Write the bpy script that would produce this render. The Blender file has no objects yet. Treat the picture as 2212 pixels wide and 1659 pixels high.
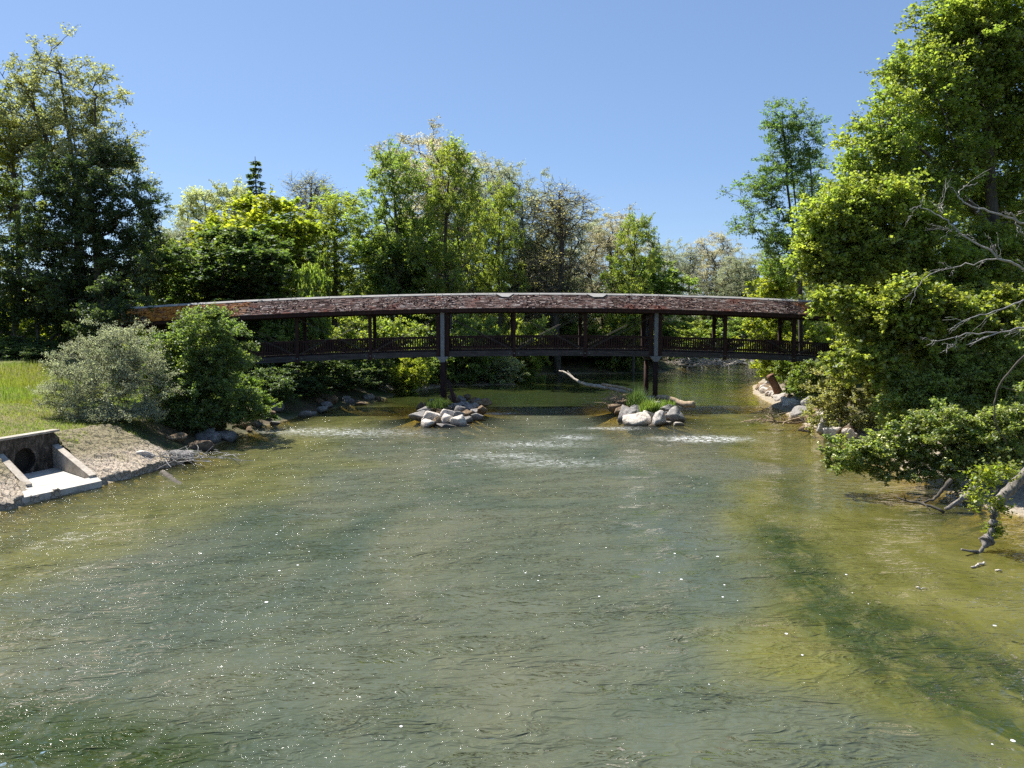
import bpy, bmesh, math, random
import numpy as np
from mathutils import Vector
C = bpy.context.scene.collection
R = math.radians
# ------------------------------------------------------------------ camera, sky, sun
CAM_H = 6.1
PITCH = math.atan((829.5 - 690) / 1659)
cam = bpy.data.objects.new('camera', bpy.data.cameras.new('camera')); C.objects.link(cam)
cam.data.sensor_width = 36; cam.data.lens = 27; cam.data.clip_end = 5000
cam.location = (0, 0, CAM_H); cam.rotation_euler = (R(90) - PITCH, 0, 0)
bpy.context.scene.camera = cam
SUN_EL, SUN_AZ = R(53), R(-46)                     # azimuth from +Y, negative = towards -X
W = bpy.data.worlds.new('World'); bpy.context.scene.world = W; W.use_nodes = True
nt = W.node_tree; bg = nt.nodes['Background']
sky = nt.nodes.new('ShaderNodeTexSky'); sky.sky_type = 'NISHITA'; sky.sun_disc = False
sky.sun_elevation = SUN_EL; sky.sun_rotation = SUN_AZ
sky.altitude = 500; sky.air_density = 0.9; sky.dust_density = 0.45; sky.ozone_density = 4.0
mx = nt.nodes.new('ShaderNodeMix'); mx.data_type = 'RGBA'; mx.inputs[0].default_value = .42; mx.inputs[7].default_value = (1.85, 3.0, 5.3, 1)
nt.links.new(sky.outputs[0], mx.inputs[6]); nt.links.new(mx.outputs[2], bg.inputs[0]); bg.inputs[1].default_value = 0.065
sl = bpy.data.lights.new('sun', 'SUN'); sl.energy = 4.3; sl.angle = R(0.5); sl.color = (1, .955, .88)
sun = bpy.data.objects.new('sun', sl); C.objects.link(sun)
sd = Vector((math.sin(SUN_AZ) * math.cos(SUN_EL), math.cos(SUN_AZ) * math.cos(SUN_EL), math.sin(SUN_EL)))
sun.rotation_euler = sd.to_track_quat('Z', 'Y').to_euler(); sun.location = (0, 0, 60)
sc = bpy.context.scene
sc.view_settings.view_transform = 'Standard'; sc.view_settings.look = 'None'
sc.view_settings.exposure = 1.25; sc.view_settings.gamma = 1.0
sc.cycles.max_bounces = 9; sc.cycles.diffuse_bounces = 5; sc.cycles.glossy_bounces = 3
sc.cycles.transmission_bounces = 4; sc.cycles.transparent_max_bounces = 8
sc.cycles.caustics_reflective = False; sc.cycles.caustics_refractive = False
sc.cycles.sample_clamp_indirect = 4; sc.cycles.sample_clamp_direct = 9
sc.cycles.use_denoising = False

# ------------------------------------------------------------------ helpers
def P(px, py, Y):
    """real point at distance Y seen in direction (px, py) of the 2212 px wide photo"""
    x = (px - 1106) / 1659; y = -(py - 829.5) / 1659
    c, s = math.cos(PITCH), math.sin(PITCH)
    t = Y / (c + y * s)
    return (x * t, Y, CAM_H + t * (-s + y * c))
def G(px, py, z=0.0):
    x = (px - 1106) / 1659; y = -(py - 829.5) / 1659
    c, s = math.cos(PITCH), math.sin(PITCH)
    t = (z - CAM_H) / (-s + y * c)
    return (x * t, (c + y * s) * t, z)

def vnoise(p, seed=0):
    p = np.asarray(p, float); i = np.floor(p).astype(np.int64); f = p - i; f = f * f * (3 - 2 * f)
    def h(a, b, c):
        n = (a * 73856093) ^ (b * 19349663) ^ (c * 83492791) ^ (seed * 2654435)
        n = (n ^ (n >> 13)) * 1274126177 & 0x7fffffff
        return ((n ^ (n >> 16)) & 0xffff) / 65535.0
    out = 0
    for dx in (0, 1):
        for dy in (0, 1):
            for dz in (0, 1):
                w = (f[..., 0] if dx else 1 - f[..., 0]) * (f[..., 1] if dy else 1 - f[..., 1]) * (f[..., 2] if dz else 1 - f[..., 2])
                out = out + w * h(i[..., 0] + dx, i[..., 1] + dy, i[..., 2] + dz)
    return out
def fbm(p, seed=0, o=4):
    p = np.asarray(p, float); a = 1; t = 0; n = 0
    for k in range(o):
        t = t + a * (vnoise(p * 2 ** k, seed + k) - .5); n += a; a *= .5
    return t / n * 2
def sstep(a, b, x):
    t = np.clip((x - a) / (b - a), 0, 1); return t * t * (3 - 2 * t)

def mesh_np(name, V, F, attrs=None, smooth=False):
    """V (n,3), F (m,k) -> mesh"""
    V = np.asarray(V, np.float32); F = np.asarray(F, np.int32)
    me = bpy.data.meshes.new(name)
    me.vertices.add(len(V)); me.vertices.foreach_set('co', V.ravel())
    m, k = F.shape
    me.loops.add(m * k); me.loops.foreach_set('vertex_index', F.ravel())
    me.polygons.add(m); me.polygons.foreach_set('loop_start', np.arange(0, m * k, k, dtype=np.int32))
    me.update(calc_edges=True)
    if smooth: me.shade_smooth()
    for an, (dom, arr) in (attrs or {}).items():
        a = me.attributes.new(an, 'FLOAT', dom); a.data.foreach_set('value', np.asarray(arr, np.float32))
    return me
def link(name, me, mat=None, parent=None):
    o = bpy.data.objects.new(name, me); C.objects.link(o)
    if mat is not None and not me.materials: me.materials.append(mat)
    if parent: o.parent = parent
    return o
def tag(o, label=None, cat=None, group=None, kind=None):
    if label: o['label'] = label
    if cat: o['category'] = cat
    if group: o['group'] = group
    if kind: o['kind'] = kind
    return o
def empty(name, loc=(0, 0, 0), rz=0):
    o = bpy.data.objects.new(name, None); C.objects.link(o); o.location = loc; o.rotation_euler = (0, 0, rz); return o

class MB:
    """collects boxes / tubes / sheets of one part"""
    def __init__(s): s.v = []; s.f = []
    def hexa(s, c):
        n = len(s.v); s.v += [tuple(p) for p in c]
        s.f += [tuple(n + i for i in q) for q in ((0, 3, 2, 1), (4, 5, 6, 7), (0, 1, 5, 4), (1, 2, 6, 5), (2, 3, 7, 6), (3, 0, 4, 7))]
    def box(s, x0, x1, y0, y1, z0, z1, dz=0):
        """dz: rise of the x1 end over the x0 end"""
        s.hexa([(x0, y0, z0), (x1, y0, z0 + dz), (x1, y1, z0 + dz), (x0, y1, z0),
                (x0, y0, z1), (x1, y0, z1 + dz), (x1, y1, z1 + dz), (x0, y1, z1)])
    def tube(s, pts, rad, n=8, seed=0, rough=0.0, cap=True):
        rng = random.Random(seed); m = len(pts); base = len(s.v)
        pts = [Vector(p) for p in pts]
        if not hasattr(rad, '__len__'): rad = [rad] * m
        up = Vector((.13, .21, 1)).normalized()
        for i, p in enumerate(pts):
            d = (pts[min(i + 1, m - 1)] - pts[max(i - 1, 0)]).normalized()
            a = d.cross(up)
            if a.length < .1: a = d.cross(Vector((1, 0, 0)))
            a.normalize(); b = a.cross(d)
            for k in range(n):
                t = 2 * math.pi * k / n; r = rad[i] * (1 + rough * rng.uniform(-1, 1))
                s.v.append(tuple(p + a * math.cos(t) * r + b * math.sin(t) * r))
        for i in range(m - 1):
            for k in range(n):
                k2 = (k + 1) % n
                s.f.append((base + i * n + k, base + i * n + k2, base + (i + 1) * n + k2, base + (i + 1) * n + k))
        if cap:
            s.f.append(tuple(base + k for k in range(n))[::-1]); s.f.append(tuple(base + (m - 1) * n + k for k in range(n)))
    def mesh(s, name, smooth=False):
        me = bpy.data.meshes.new(name); me.from_pydata(s.v, [], s.f); me.update()
        if smooth: me.shade_smooth()
        return me
    def build(s, name, mat, parent=None, smooth=False):
        return link(name, s.mesh(name, smooth), mat, parent)
def bend(pts, n=5, amp=.0, seed=0):
    """Catmull-Rom through the points, with a little wander"""
    pts = [np.array(p, float) for p in pts]; rng = np.random.RandomState(seed)
    q = [2 * pts[0] - pts[1]] + pts + [2 * pts[-1] - pts[-2]]; out = []
    for i in range(1, len(q) - 2):
        for k in range(n):
            t = k / n; a, b, c, d = q[i - 1], q[i], q[i + 1], q[i + 2]
            out.append(.5 * (2 * b + (c - a) * t + (2 * a - 5 * b + 4 * c - d) * t * t + (3 * b - a - 3 * c + d) * t ** 3) + rng.normal(0, amp, 3))
    out.append(pts[-1]); return out
def taper(a, b, n, p=1.0): return [a + (b - a) * (i / (n - 1)) ** p for i in range(n)]

# ------------------------------------------------------------------ materials
class NT:
    def __init__(s, name):
        s.m = bpy.data.materials.new(name); s.m.use_nodes = True; s.t = s.m.node_tree; s.t.nodes.clear()
        s.out = s.n('ShaderNodeOutputMaterial')
    def n(s, t, **kw):
        o = s.t.nodes.new(t)
        for k, v in kw.items():
            if k.startswith('i_'):
                key = k[2:]; key = int(key) if key.isdigit() else key
                s.set(o.inputs[key], v)
            else: setattr(o, k, v)
        return o
    def set(s, sock, v):
        if isinstance(v, bpy.types.NodeSocket): s.t.links.new(v, sock)
        elif isinstance(v, (tuple, list)) and len(v) == 3 and sock.type == 'RGBA': sock.default_value = (*v, 1)
        else: sock.default_value = v
    def noise(s, scale, detail=3, rough=.55, vec=None, dist=0.0):
        o = s.n('ShaderNodeTexNoise'); o.inputs['Scale'].default_value = scale; o.inputs['Detail'].default_value = detail
        o.inputs['Roughness'].default_value = rough; o.inputs['Distortion'].default_value = dist
        if vec is not None: s.set(o.inputs['Vector'], vec)
        return o.outputs['Fac']
    def ramp(s, fac, stops):
        o = s.n('ShaderNodeValToRGB'); s.set(o.inputs[0], fac); e = o.color_ramp.elements
        while len(e) < len(stops): e.new(.5)
        for x, (p, c) in zip(e, stops): x.position = p; x.color = (*c, 1) if len(c) == 3 else c
        return o.outputs[0]
    def rampf(s, fac, a, b, x=0.0, y=1.0):
        o = s.n('ShaderNodeMapRange'); s.set(o.inputs[0], fac)
        for i, v in zip((1, 2, 3, 4), (a, b, x, y)): o.inputs[i].default_value = v
        return o.outputs[0]
    def math(s, op, a, b=0.0):
        o = s.n('ShaderNodeMath', operation=op); s.set(o.inputs[0], a); s.set(o.inputs[1], b); return o.outputs[0]
    def mix(s, f, a, b, mode='MIX'):
        o = s.n('ShaderNodeMix', data_type='RGBA', blend_type=mode); s.set(o.inputs[0], f); s.set(o.inputs[6], a); s.set(o.inputs[7], b)
        return o.outputs[2]
    def coord(s, kind='Object', scale=None, rot=None):
        v = s.n('ShaderNodeTexCoord').outputs[kind]
        if scale or rot:
            m = s.n('ShaderNodeMapping'); s.set(m.inputs[0], v)
            if scale: m.inputs['Scale'].default_value = scale
            if rot: m.inputs['Rotation'].default_value = rot
            v = m.outputs[0]
        return v
    def pos(s, scale=None, rot=None):
        v = s.n('ShaderNodeNewGeometry').outputs['Position']
        if scale or rot:
            m = s.n('ShaderNodeMapping'); s.set(m.inputs[0], v)
            if scale: m.inputs['Scale'].default_value = scale
            if rot: m.inputs['Rotation'].default_value = rot
            v = m.outputs[0]
        return v
    def attr(s, name):
        return s.n('ShaderNodeAttribute', attribute_name=name).outputs['Fac']
    def bump(s, h, strength=.5, dist=.1, normal=None):
        o = s.n('ShaderNodeBump'); s.set(o.inputs['Height'], h); o.inputs['Strength'].default_value = strength; s.set(o.inputs['Distance'], dist)
        if normal is not None: s.set(o.inputs['Normal'], normal)
        return o.outputs[0]
    def pbr(s, col, rough=.8, normal=None, metal=0.0, spec=.3):
        b = s.n('ShaderNodeBsdfPrincipled'); s.set(b.inputs['Base Color'], col); s.set(b.inputs['Roughness'], rough)
        b.inputs['Metallic'].default_value = metal; b.inputs['Specular IOR Level'].default_value = spec
        if normal is not None: s.set(b.inputs['Normal'], normal)
        s.t.links.new(b.outputs[0], s.out.inputs[0]); return s.m

def leaf_mat(name, trans=.55, gloss=.05, rough=.5, warm=.0, tint=(2.6, 2.7, 1.1)):
    k = NT(name); oc = k.n('ShaderNodeObjectInfo').outputs['Color']; t = k.attr('tone')
    v = k.rampf(t, 0, 1, .5, 1.5)
    hs = k.n('ShaderNodeHueSaturation'); k.set(hs.inputs['Color'], oc); k.set(hs.inputs['Value'], v)
    k.set(hs.inputs['Hue'], k.rampf(k.attr('hue'), 0, 1, .5 - .035 * (1 + warm), .5 + .02))
    col = hs.outputs[0]
    d = k.n('ShaderNodeBsdfDiffuse', i_0=col)
    tc = k.mix(.8, col, tint, 'MULTIPLY')
    tr = k.n('ShaderNodeBsdfTranslucent', i_0=tc)
    m1 = k.n('ShaderNodeMixShader', i_0=trans, i_1=d.outputs[0], i_2=tr.outputs[0])
    g = k.n('ShaderNodeBsdfGlossy', i_0=(.6, .65, .65)); g.inputs['Roughness'].default_value = rough
    m2 = k.n('ShaderNodeMixShader', i_0=gloss, i_1=m1.outputs[0], i_2=g.outputs[0])
    k.t.links.new(m2.outputs[0], k.out.inputs[0]); return k.m
M = {}
M['leaf'] = leaf_mat('leaf')
M['willow_leaf'] = leaf_mat('willow_leaf', .45, .07, .55, .1, (2.3, 2.4, 1.6))
def mk_bark(name, a, b, scale=6):
    k = NT(name); v = k.coord('Object', (1, 1, .25)); n = k.noise(scale, 5, .65, v)
    k.pbr(k.ramp(n, [(.3, a), (.7, b)]), .9, k.bump(n, .8, .04)); return k.m
M['bark'] = mk_bark('bark', (.035, .028, .022), (.13, .115, .09))
M['dead_wood'] = mk_bark('dead_wood', (.28, .24, .20), (.62, .56, .48), 5)
M['pale_branch'] = mk_bark('pale_branch', (.18, .17, .16), (.42, .40, .37), 9)
M['grey_bark'] = mk_bark('grey_bark', (.07, .06, .05), (.30, .27, .235), 14)
M['drift'] = mk_bark('drift', (.22, .15, .09), (.52, .41, .28), 5)
M['dark_wood'] = mk_bark('dark_wood', (.012, .007, .006), (.04, .02, .016), 7)
M['red_wood'] = mk_bark('red_wood', (.018, .009, .008), (.055, .026, .02), 7)
M['stump'] = mk_bark('stump', (.13, .06, .035), (.30, .17, .11), 9)
k = NT('girder_wood'); n = k.noise(5, 5, .6, k.coord('Object', (.3, 1, 2)))
M['girder'] = k.pbr(k.ramp(n, [(.3, (.025, .022, .022)), (.7, (.085, .075, .07))]), .8, k.bump(n, .4, .02))
k = NT('steel_post'); n = k.noise(3, 4, .6, k.coord('Object'))
M['steel'] = k.pbr(k.ramp(n, [(.3, (.12, .13, .145)), (.75, (.19, .205, .22))]), .5, None, .15, .5)
k = NT('rod_steel'); M['rod'] = k.pbr((.07, .065, .06), .5, None, .3, .5)
k = NT('ridge_board'); n = k.noise(4, 4, .6, k.coord('Object', (.4, 2, 2)))
M['ridge'] = k.pbr(k.ramp(n, [(.3, (.22, .21, .19)), (.7, (.40, .38, .35))]), .8, k.bump(n, .3, .02))
# mossy shingles: random value per shingle, moss colour zones
k = NT('mossy_shingle'); co = k.coord('Object'); t = k.attr('tone')
base = k.ramp(t, [(0, (.04, .022, .02)), (.30, (.15, .082, .060)), (.6, (.28, .19, .155)), (1, (.50, .43, .37))])
red = k.mix(k.rampf(k.noise(.55, 4, .6, co), .56, .70), base, (.24, .07, .04))
green = k.mix(k.rampf(k.noise(.8, 4, .7, k.coord('Object', (1, 2, 2))), .62, .72, 0, .6), red, (.06, .07, .018))
om = k.attr('orange'); on = k.math('MULTIPLY', om, k.rampf(k.noise(1.6, 5, .7, co), .36, .5))
c3 = k.mix(on, green, k.ramp(k.noise(4, 3, .6, co), [(.35, (.20, .06, .012)), (.65, (.68, .28, .04))]))
nn = k.noise(14, 4, .7, co)
M['shingle'] = k.pbr(c3, .95, k.bump(nn, .8, .05))
# stone
def mk_stone(name, a, b, c, wet=True):
    k = NT(name); co = k.coord('Object'); n = k.noise(2.2, 6, .65, co); n2 = k.noise(9, 5, .7, co)
    oi = k.n('ShaderNodeObjectInfo').outputs['Random']
    col = k.ramp(n, [(.3, a), (.5, b), (.72, c)])
    col = k.mix(.8, col, k.ramp(oi, [(0, (.62, .62, .64)), (.5, (.95, .92, .88)), (1, (1.15, 1.1, 1.02))]), 'MULTIPLY')
    col = k.mix(k.rampf(n2, .6, .75, 0, .5), col, (.12, .10, .07))
    if wet:
        z = k.n('ShaderNodeSeparateXYZ', i_0=k.pos()).outputs[2]
        col = k.mix(k.rampf(k.math('ADD', z, k.math('MULTIPLY', n2, .3)), .20, .40, .85, 0), col, (.06, .052, .035))
    k.pbr(col, .9, k.bump(k.math('ADD', n, n2), .7, .08)); return k.m
M['stone'] = mk_stone('pale_stone', (.36, .32, .28), (.60, .55, .49), (.76, .71, .65))
M['grey_stone'] = mk_stone('grey_stone', (.13, .125, .12), (.25, .24, .23), (.42, .40, .37))
M['brown_stone'] = mk_stone('brown_stone', (.09, .06, .035), (.2, .14, .085), (.38, .30, .20))
k = NT('concrete'); co = k.coord('Object'); n = k.noise(3, 6, .7, co)
M['concrete'] = k.pbr(k.mix(k.rampf(k.noise(11, 4, .7, co), .56, .7, 0, .55), k.ramp(n, [(.3, (.26, .22, .17)), (.7, (.50, .45, .38))]), (.09, .075, .05)), .9, k.bump(n, .6, .04))
k = NT('stained_concrete'); co = k.coord('Object', (1, 1, .5)); n = k.noise(5, 6, .75, co)
M['stained'] = k.pbr(k.ramp(n, [(.38, (.022, .019, .014)), (.54, (.085, .068, .05)), (.72, (.26, .21, .165))]), .95, k.bump(n, .7, .05))
k = NT('pale_concrete'); n = k.noise(4, 5, .6, k.coord('Object')); M['apron'] = k.pbr(k.ramp(n, [(.3, (.36, .33, .28)), (.7, (.58, .55, .49))]), .85, k.bump(n, .2, .03))
k = NT('pipe_dark'); M['pipe'] = k.pbr((.03, .026, .02), .95)
# paved slope of stones
k = NT('paving_stones'); co = k.pos(); vo = k.n('ShaderNodeTexVoronoi', feature='DISTANCE_TO_EDGE'); k.set(vo.inputs['Vector'], co); vo.inputs['Scale'].default_value = 5.5
vc = k.n('ShaderNodeTexVoronoi'); k.set(vc.inputs['Vector'], co); vc.inputs['Scale'].default_value = 5.5
n = k.noise(5, 5, .7, co)
col = k.mix(k.rampf(vo.outputs[0], 0, .05, .25, 0), k.mix(.35, k.ramp(n, [(.3, (.34, .29, .22)), (.7, (.60, .53, .43))]), k.ramp(vc.outputs['Color'], [(.2, (.35, .34, .33)), (.8, (.62, .58, .55))]), 'SOFT_LIGHT'), (.11, .085, .05))
col = k.mix(k.rampf(k.noise(.9, 4, .6, co), .55, .68, 0, .55), col, (.20, .19, .06))
zz = k.n('ShaderNodeSeparateXYZ', i_0=k.pos()).outputs[2]
col = k.mix(k.rampf(k.math('ADD', zz, k.math('MULTIPLY', k.noise(2.5, 4, .7, co), .9)), 1.0, 1.4, 0, .9), col, (.13, .13, .045))
col = k.mix(.35, col, (.34, .25, .17), 'MIX')
M['paving'] = k.pbr(col, .9, k.bump(k.math('ADD', k.math('MULTIPLY', k.rampf(vo.outputs[0], 0, .08), .6), n), .9, .08))
# ground
k = NT('ground'); p = k.pos(); n1 = k.noise(.35, 5, .6, p); n2 = k.noise(3.5, 5, .7, p); n3 = k.noise(14, 4, .7, p)
grass = k.ramp(k.math('ADD', k.math('MULTIPLY', n1, .5), k.math('MULTIPLY', n2, .5)), [(.34, (.06, .085, .015)), (.48, (.13, .13, .035)), (.62, (.24, .195, .085))])
soil = k.ramp(n2, [(.3, (.05, .035, .02)), (.7, (.14, .11, .06))])
vg = k.n('ShaderNodeTexVoronoi'); k.set(vg.inputs['Vector'], p); vg.inputs['Scale'].default_value = 5
grav = k.mix(.6, k.ramp(n2, [(.3, (.22, .18, .13)), (.7, (.42, .37, .29))]), k.ramp(vg.outputs['Color'], [(.2, (.3, .3, .3)), (.8, (.65, .63, .6))]), 'SOFT_LIGHT')
bed = k.ramp(k.math('ADD', k.math('MULTIPLY', n2, .6), k.math('MULTIPLY', k.noise(.6, 3, .6, p), .4)), [(.32, (.12, .085, .025)), (.5, (.27, .20, .07)), (.66, (.44, .34, .15))])
bed = k.mix(.7, bed, k.ramp(vg.outputs['Color'], [(.2, (.2, .2, .2)), (.8, (.85, .82, .75))]), 'SOFT_LIGHT')
leafy = k.ramp(n2, [(.3, (.015, .03, .006)), (.7, (.05, .085, .015))])
col = k.mix(k.attr('lawn'), k.mix(k.rampf(n1, .4, .6), leafy, soil), grass)
col = k.mix(k.attr('gravel'), col, grav)
z = k.n('ShaderNodeSeparateXYZ', i_0=p).outputs[2]
col = k.mix(k.rampf(z, -.05, .06, 1, 0), col, bed)
M['ground'] = k.pbr(col, .95, k.bump(k.math('ADD', n2, k.math('MULTIPLY', n3, .5)), .8, .12))
# water
k = NT('river_water')
calm = k.attr('calm'); shal = k.attr('shal'); shore = k.attr('olive'); foam_glint = k.attr('foam_glint'); alg_shade = k.attr('algae_shade')
pw = k.pos((.55, 1.25, 1), (0, 0, R(-14)))
warp = k.noise(.35, 3, .6, k.pos())
n_big = k.noise(.75, 3, .5, pw, .8)
n_mid = k.noise(1.9, 3, .55, pw, .9)
n_fin = k.noise(6.0, 3, .6, pw, .5)
amp = k.math('MULTIPLY', k.rampf(calm, 0, 1, 1.0, .05), k.rampf(warp, .36, .64, .35, 1.35))
n_mid = k.math('ADD', k.math('MULTIPLY', n_mid, .6), k.math('MULTIPLY', k.math('ABSOLUTE', k.math('SUBTRACT', k.noise(2.4, 2, .5, pw, 1.2), .5)), -1.1))
b1 = k.bump(n_big, 1.0, k.math('MULTIPLY', amp, .30))
b2 = k.bump(n_mid, 1.0, k.math('MULTIPLY', amp, .27), b1)
b3 = k.bump(n_fin, 1.0, k.math('MULTIPLY', amp, .048), b2)
mud = k.noise(.16, 4, .6, k.pos((1, .6, 1)), .8)
deep = k.ramp(mud, [(.36, (.060, .077, .051)), (.64, (.110, .114, .070))])
oliv = k.ramp(k.noise(.5, 5, .65, k.pos((1, .7, 1)), .8), [(.35, (.085, .088, .018)), (.65, (.150, .145, .045))])
col = k.mix(shore, deep, oliv)
col = k.mix(k.math('MULTIPLY', alg_shade, k.rampf(k.noise(1.1, 5, .65, k.pos((1.4, .8, 1), (0, 0, R(30))), .8), .30, .50)), col, (.03, .045, .012))
col = k.mix(k.math('MULTIPLY', k.attr('green'), .85), col, (.022, .036, .008))
dif = k.n('ShaderNodeBsdfDiffuse', i_0=col); k.set(dif.inputs['Normal'], k.bump(n_mid, 1.0, k.math('MULTIPLY', amp, .17), k.bump(n_big, 1.0, k.math('MULTIPLY', amp, .24))))
trn = k.n('ShaderNodeBsdfTransparent', i_0=(.80, .78, .50))
body = k.n('ShaderNodeMixShader', i_0=shal, i_1=dif.outputs[0], i_2=trn.outputs[0])
fr = k.n('ShaderNodeFresnel'); fr.inputs['IOR'].default_value = 1.33; k.set(fr.inputs['Normal'], b3)
gl = k.n('ShaderNodeBsdfGlossy', i_0=(1, 1, 1)); gl.inputs['Roughness'].default_value = .035; k.set(gl.inputs['Normal'], b3)
w1 = k.n('ShaderNodeMixShader', i_0=fr.outputs[0], i_1=body.outputs[0], i_2=gl.outputs[0])
fo = k.n('ShaderNodeBsdfDiffuse', i_0=(.82, .84, .84))
fm = k.math('MULTIPLY', k.rampf(foam_glint, .0, .8), k.rampf(k.noise(5.5, 5, .75, k.pos((.55, 1.6, 1)), 1.2), .52, .59))
vf = k.n('ShaderNodeTexVoronoi'); k.set(vf.inputs['Vector'], k.pos((1, 1, 0))); vf.inputs['Scale'].default_value = 3.0; vf.inputs['Randomness'].default_value = 1.0
vr = k.n('ShaderNodeSeparateColor'); k.set(vr.inputs[0], vf.outputs['Color'])
rad = k.math('MULTIPLY', k.rampf(vr.outputs[0], .35, 1, 0, .12), k.rampf(k.noise(.28, 3, .6, k.pos((1, .6, 1)), .6), .46, .62))
fl = k.math('MULTIPLY', k.math('LESS_THAN', vf.outputs['Distance'], rad), k.math('SUBTRACT', 1.0, calm))  # flecks painted white for floating foam and for sun glints
fm = k.math('MAXIMUM', fm, fl)
w2 = k.n('ShaderNodeMixShader', i_0=fm, i_1=w1.outputs[0], i_2=fo.outputs[0])
k.t.links.new(w2.outputs[0], k.out.inputs[0]); M['water'] = k.m

# ------------------------------------------------------------------ river plan and terrain
LEFT = [(-19, -60), (-18, -15), (-17, 8), (-16.8, 18), (-16.3, 24.0), (-15.8, 25.6), (-15.2, 27.8), (-14.7, 29.9), (-13.9, 32.4), (-14.3, 36.5),
        (-14.2, 42.0), (-13.2, 48.0), (-12.2, 51.8), (-10.2, 57.7), (-9.2, 63.2), (-7.2, 67.4), (-5.4, 70.5), (-2, 71), (.5, 72.0),
        (-1.5, 77), (2.5, 85), (10, 86.5), (17.5, 88), (20.1, 94.5), (24.1, 101.4), (31.8, 108), (44, 114), (70, 126), (120, 150)]
RIGHT = [(125, 128), (75, 106), (50, 97), (38, 92), (31.0, 88), (26.5, 79.9), (22.6, 71.4), (20.0, 64.3), (19.4, 60.3), (18.2, 52.4), (17.2, 46.8), (17.0, 43.3),
         (17.4, 38.5), (16.6, 34.0), (15.6, 29.0), (15.4, 25.0), (15.8, 22.0), (16.3, 17), (17, 8), (18, -15), (20, -60)]
RIV = np.array(LEFT + RIGHT)
def shore_dist(x, y):
    """positive on land, negative in the river"""
    x = np.asarray(x, float); y = np.asarray(y, float)
    d = np.full(x.shape, 1e9); ins = np.zeros(x.shape, bool)
    n = len(RIV)
    for i in range(n):
        ax, ay = RIV[i]; bx, by = RIV[(i + 1) % n]
        ex, ey = bx - ax, by - ay
        t = np.clip(((x - ax) * ex + (y - ay) * ey) / (ex * ex + ey * ey), 0, 1)
        d = np.minimum(d, (x - ax - t * ex) ** 2 + (y - ay - t * ey) ** 2)
        c = ((ay > y) != (by > y)) & (x < ex * (y - ay) / (ey if abs(ey) > 1e-9 else 1e-9) + ax)
        ins ^= c
    d = np.sqrt(d); return np.where(ins, -d, d)
ISL = [(-4.2, 48.8, 1.9, 4.3, .30), (8.0, 48.8, 1.6, 4.0, .32)]
CARVE = [(-16.2, 25.9), (-14.9, 27.7), (-17.85, 29.95), (-18.8, 30.3), (-19.9, 27.4), (-18.9, 27.4)]
def terrain(x, y):
    x = np.asarray(x, float); y = np.asarray(y, float)
    s = shore_dist(x, y)
    q = np.stack([x, y, 0 * x], -1)
    s = s + fbm(q * .45, 7, 3) * .45
    left = x < 2
    flat = np.exp(-(((x + 1) / 9) ** 2 + ((y - 73) / 5) ** 2)) + np.where(~left, sstep(42, 36, y) * sstep(5, 12, y), 0) * .9
    flat = np.clip(flat, 0, 1)
    rise = .10 + sstep(0, 4.2, s) * 1.35 + sstep(4, 16, s) * .95
    low = .05 + sstep(0, 5.5, s) * .45 + sstep(4, 14, s) * 1.6
    h = rise * (1 - flat) + low * flat
    h = h + fbm(q * .25, 3, 4) * .22 * sstep(1, 6, s) + sstep(30, 200, s) * 3 * (fbm(q * .01, 5, 3) + .6)
    # embankments carrying the bridge ends
    for sx, sgn in ((-24, -1), (27, 1)):
        h = h + 1.0 * np.exp(-((y - 54 - (x * .05)) / 4.5) ** 2) * sstep(0, 9, sgn * (x - sx) + 6) * sstep(0, 5, s)
    bedz = -.12 - np.minimum(1.5, .30 * (-s))
    z = np.where(s > 0, h, bedz)
    z = np.where(np.abs(s) < .35, np.where(s > 0, h, bedz) * np.abs(s) / .35 , z)
    for cx, cy, rx, ry, hh in ISL:
        e = ((x - cx) / rx) ** 2 + ((y - cy) / ry) ** 2
        z = np.maximum(z, -.9 + (hh + .9) * np.exp(-e * .55))
    c = np.zeros(x.shape, bool); n = len(CARVE)
    for i in range(n):
        (ax, ay), (bx, by) = CARVE[i], CARVE[(i + 1) % n]
        c ^= ((ay > y) != (by > y)) & (x < (bx - ax) * (y - ay) / (by - ay + 1e-9) + ax)
    z = np.where(c, np.minimum(z, .05), z)
    return z, s, flat
def ground_z(x, y): return float(terrain(np.array([x]), np.array([y]))[0][0])
def axis(lo, hi, step, far, g=1.14):
    a = list(np.arange(lo, hi + 1e-6, step)); st = step
    while a[-1] < far: st *= g; a.append(a[-1] + st)
    st = step
    while a[0] > -far: st *= g; a.insert(0, a[0] - st)
    return np.array(a)
def grid(xs, ys):
    X, Y = np.meshgrid(xs, ys); nx, ny = len(xs), len(ys)
    i = np.arange(nx * ny).reshape(ny, nx)
    F = np.stack([i[:-1, :-1], i[:-1, 1:], i[1:, 1:], i[1:, :-1]], -1).reshape(-1, 4)
    return X.ravel(), Y.ravel(), F
xs = axis(-32, 34, .33, 1500); ys = axis(14, 92, .36, 1500)
X, Y, F = grid(xs, ys); Z, S, FL = terrain(X, Y)
q3 = np.stack([X, Y, 0 * X], -1); nz = fbm(q3 * .5, 21, 4)
lawn = sstep(2.6, 4.2, S + nz) * np.where(X < 0, sstep(62, 50, Y), .35)
gravel = np.clip(sstep(2.8, 1.2, S + nz * .8 + np.where(Y > 80, 2.2, 0) + np.where((X < 0) & (Y > 33) & (Y < 62), 2.4, 0)) + FL * sstep(6.5, 3.5, S + nz * 1.5), 0, 1)
for cx, cy, rx, ry, hh in ISL:
    gravel = np.maximum(gravel, np.exp(-((X - cx) ** 2 + (Y - cy) ** 2) / 30))
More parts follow.
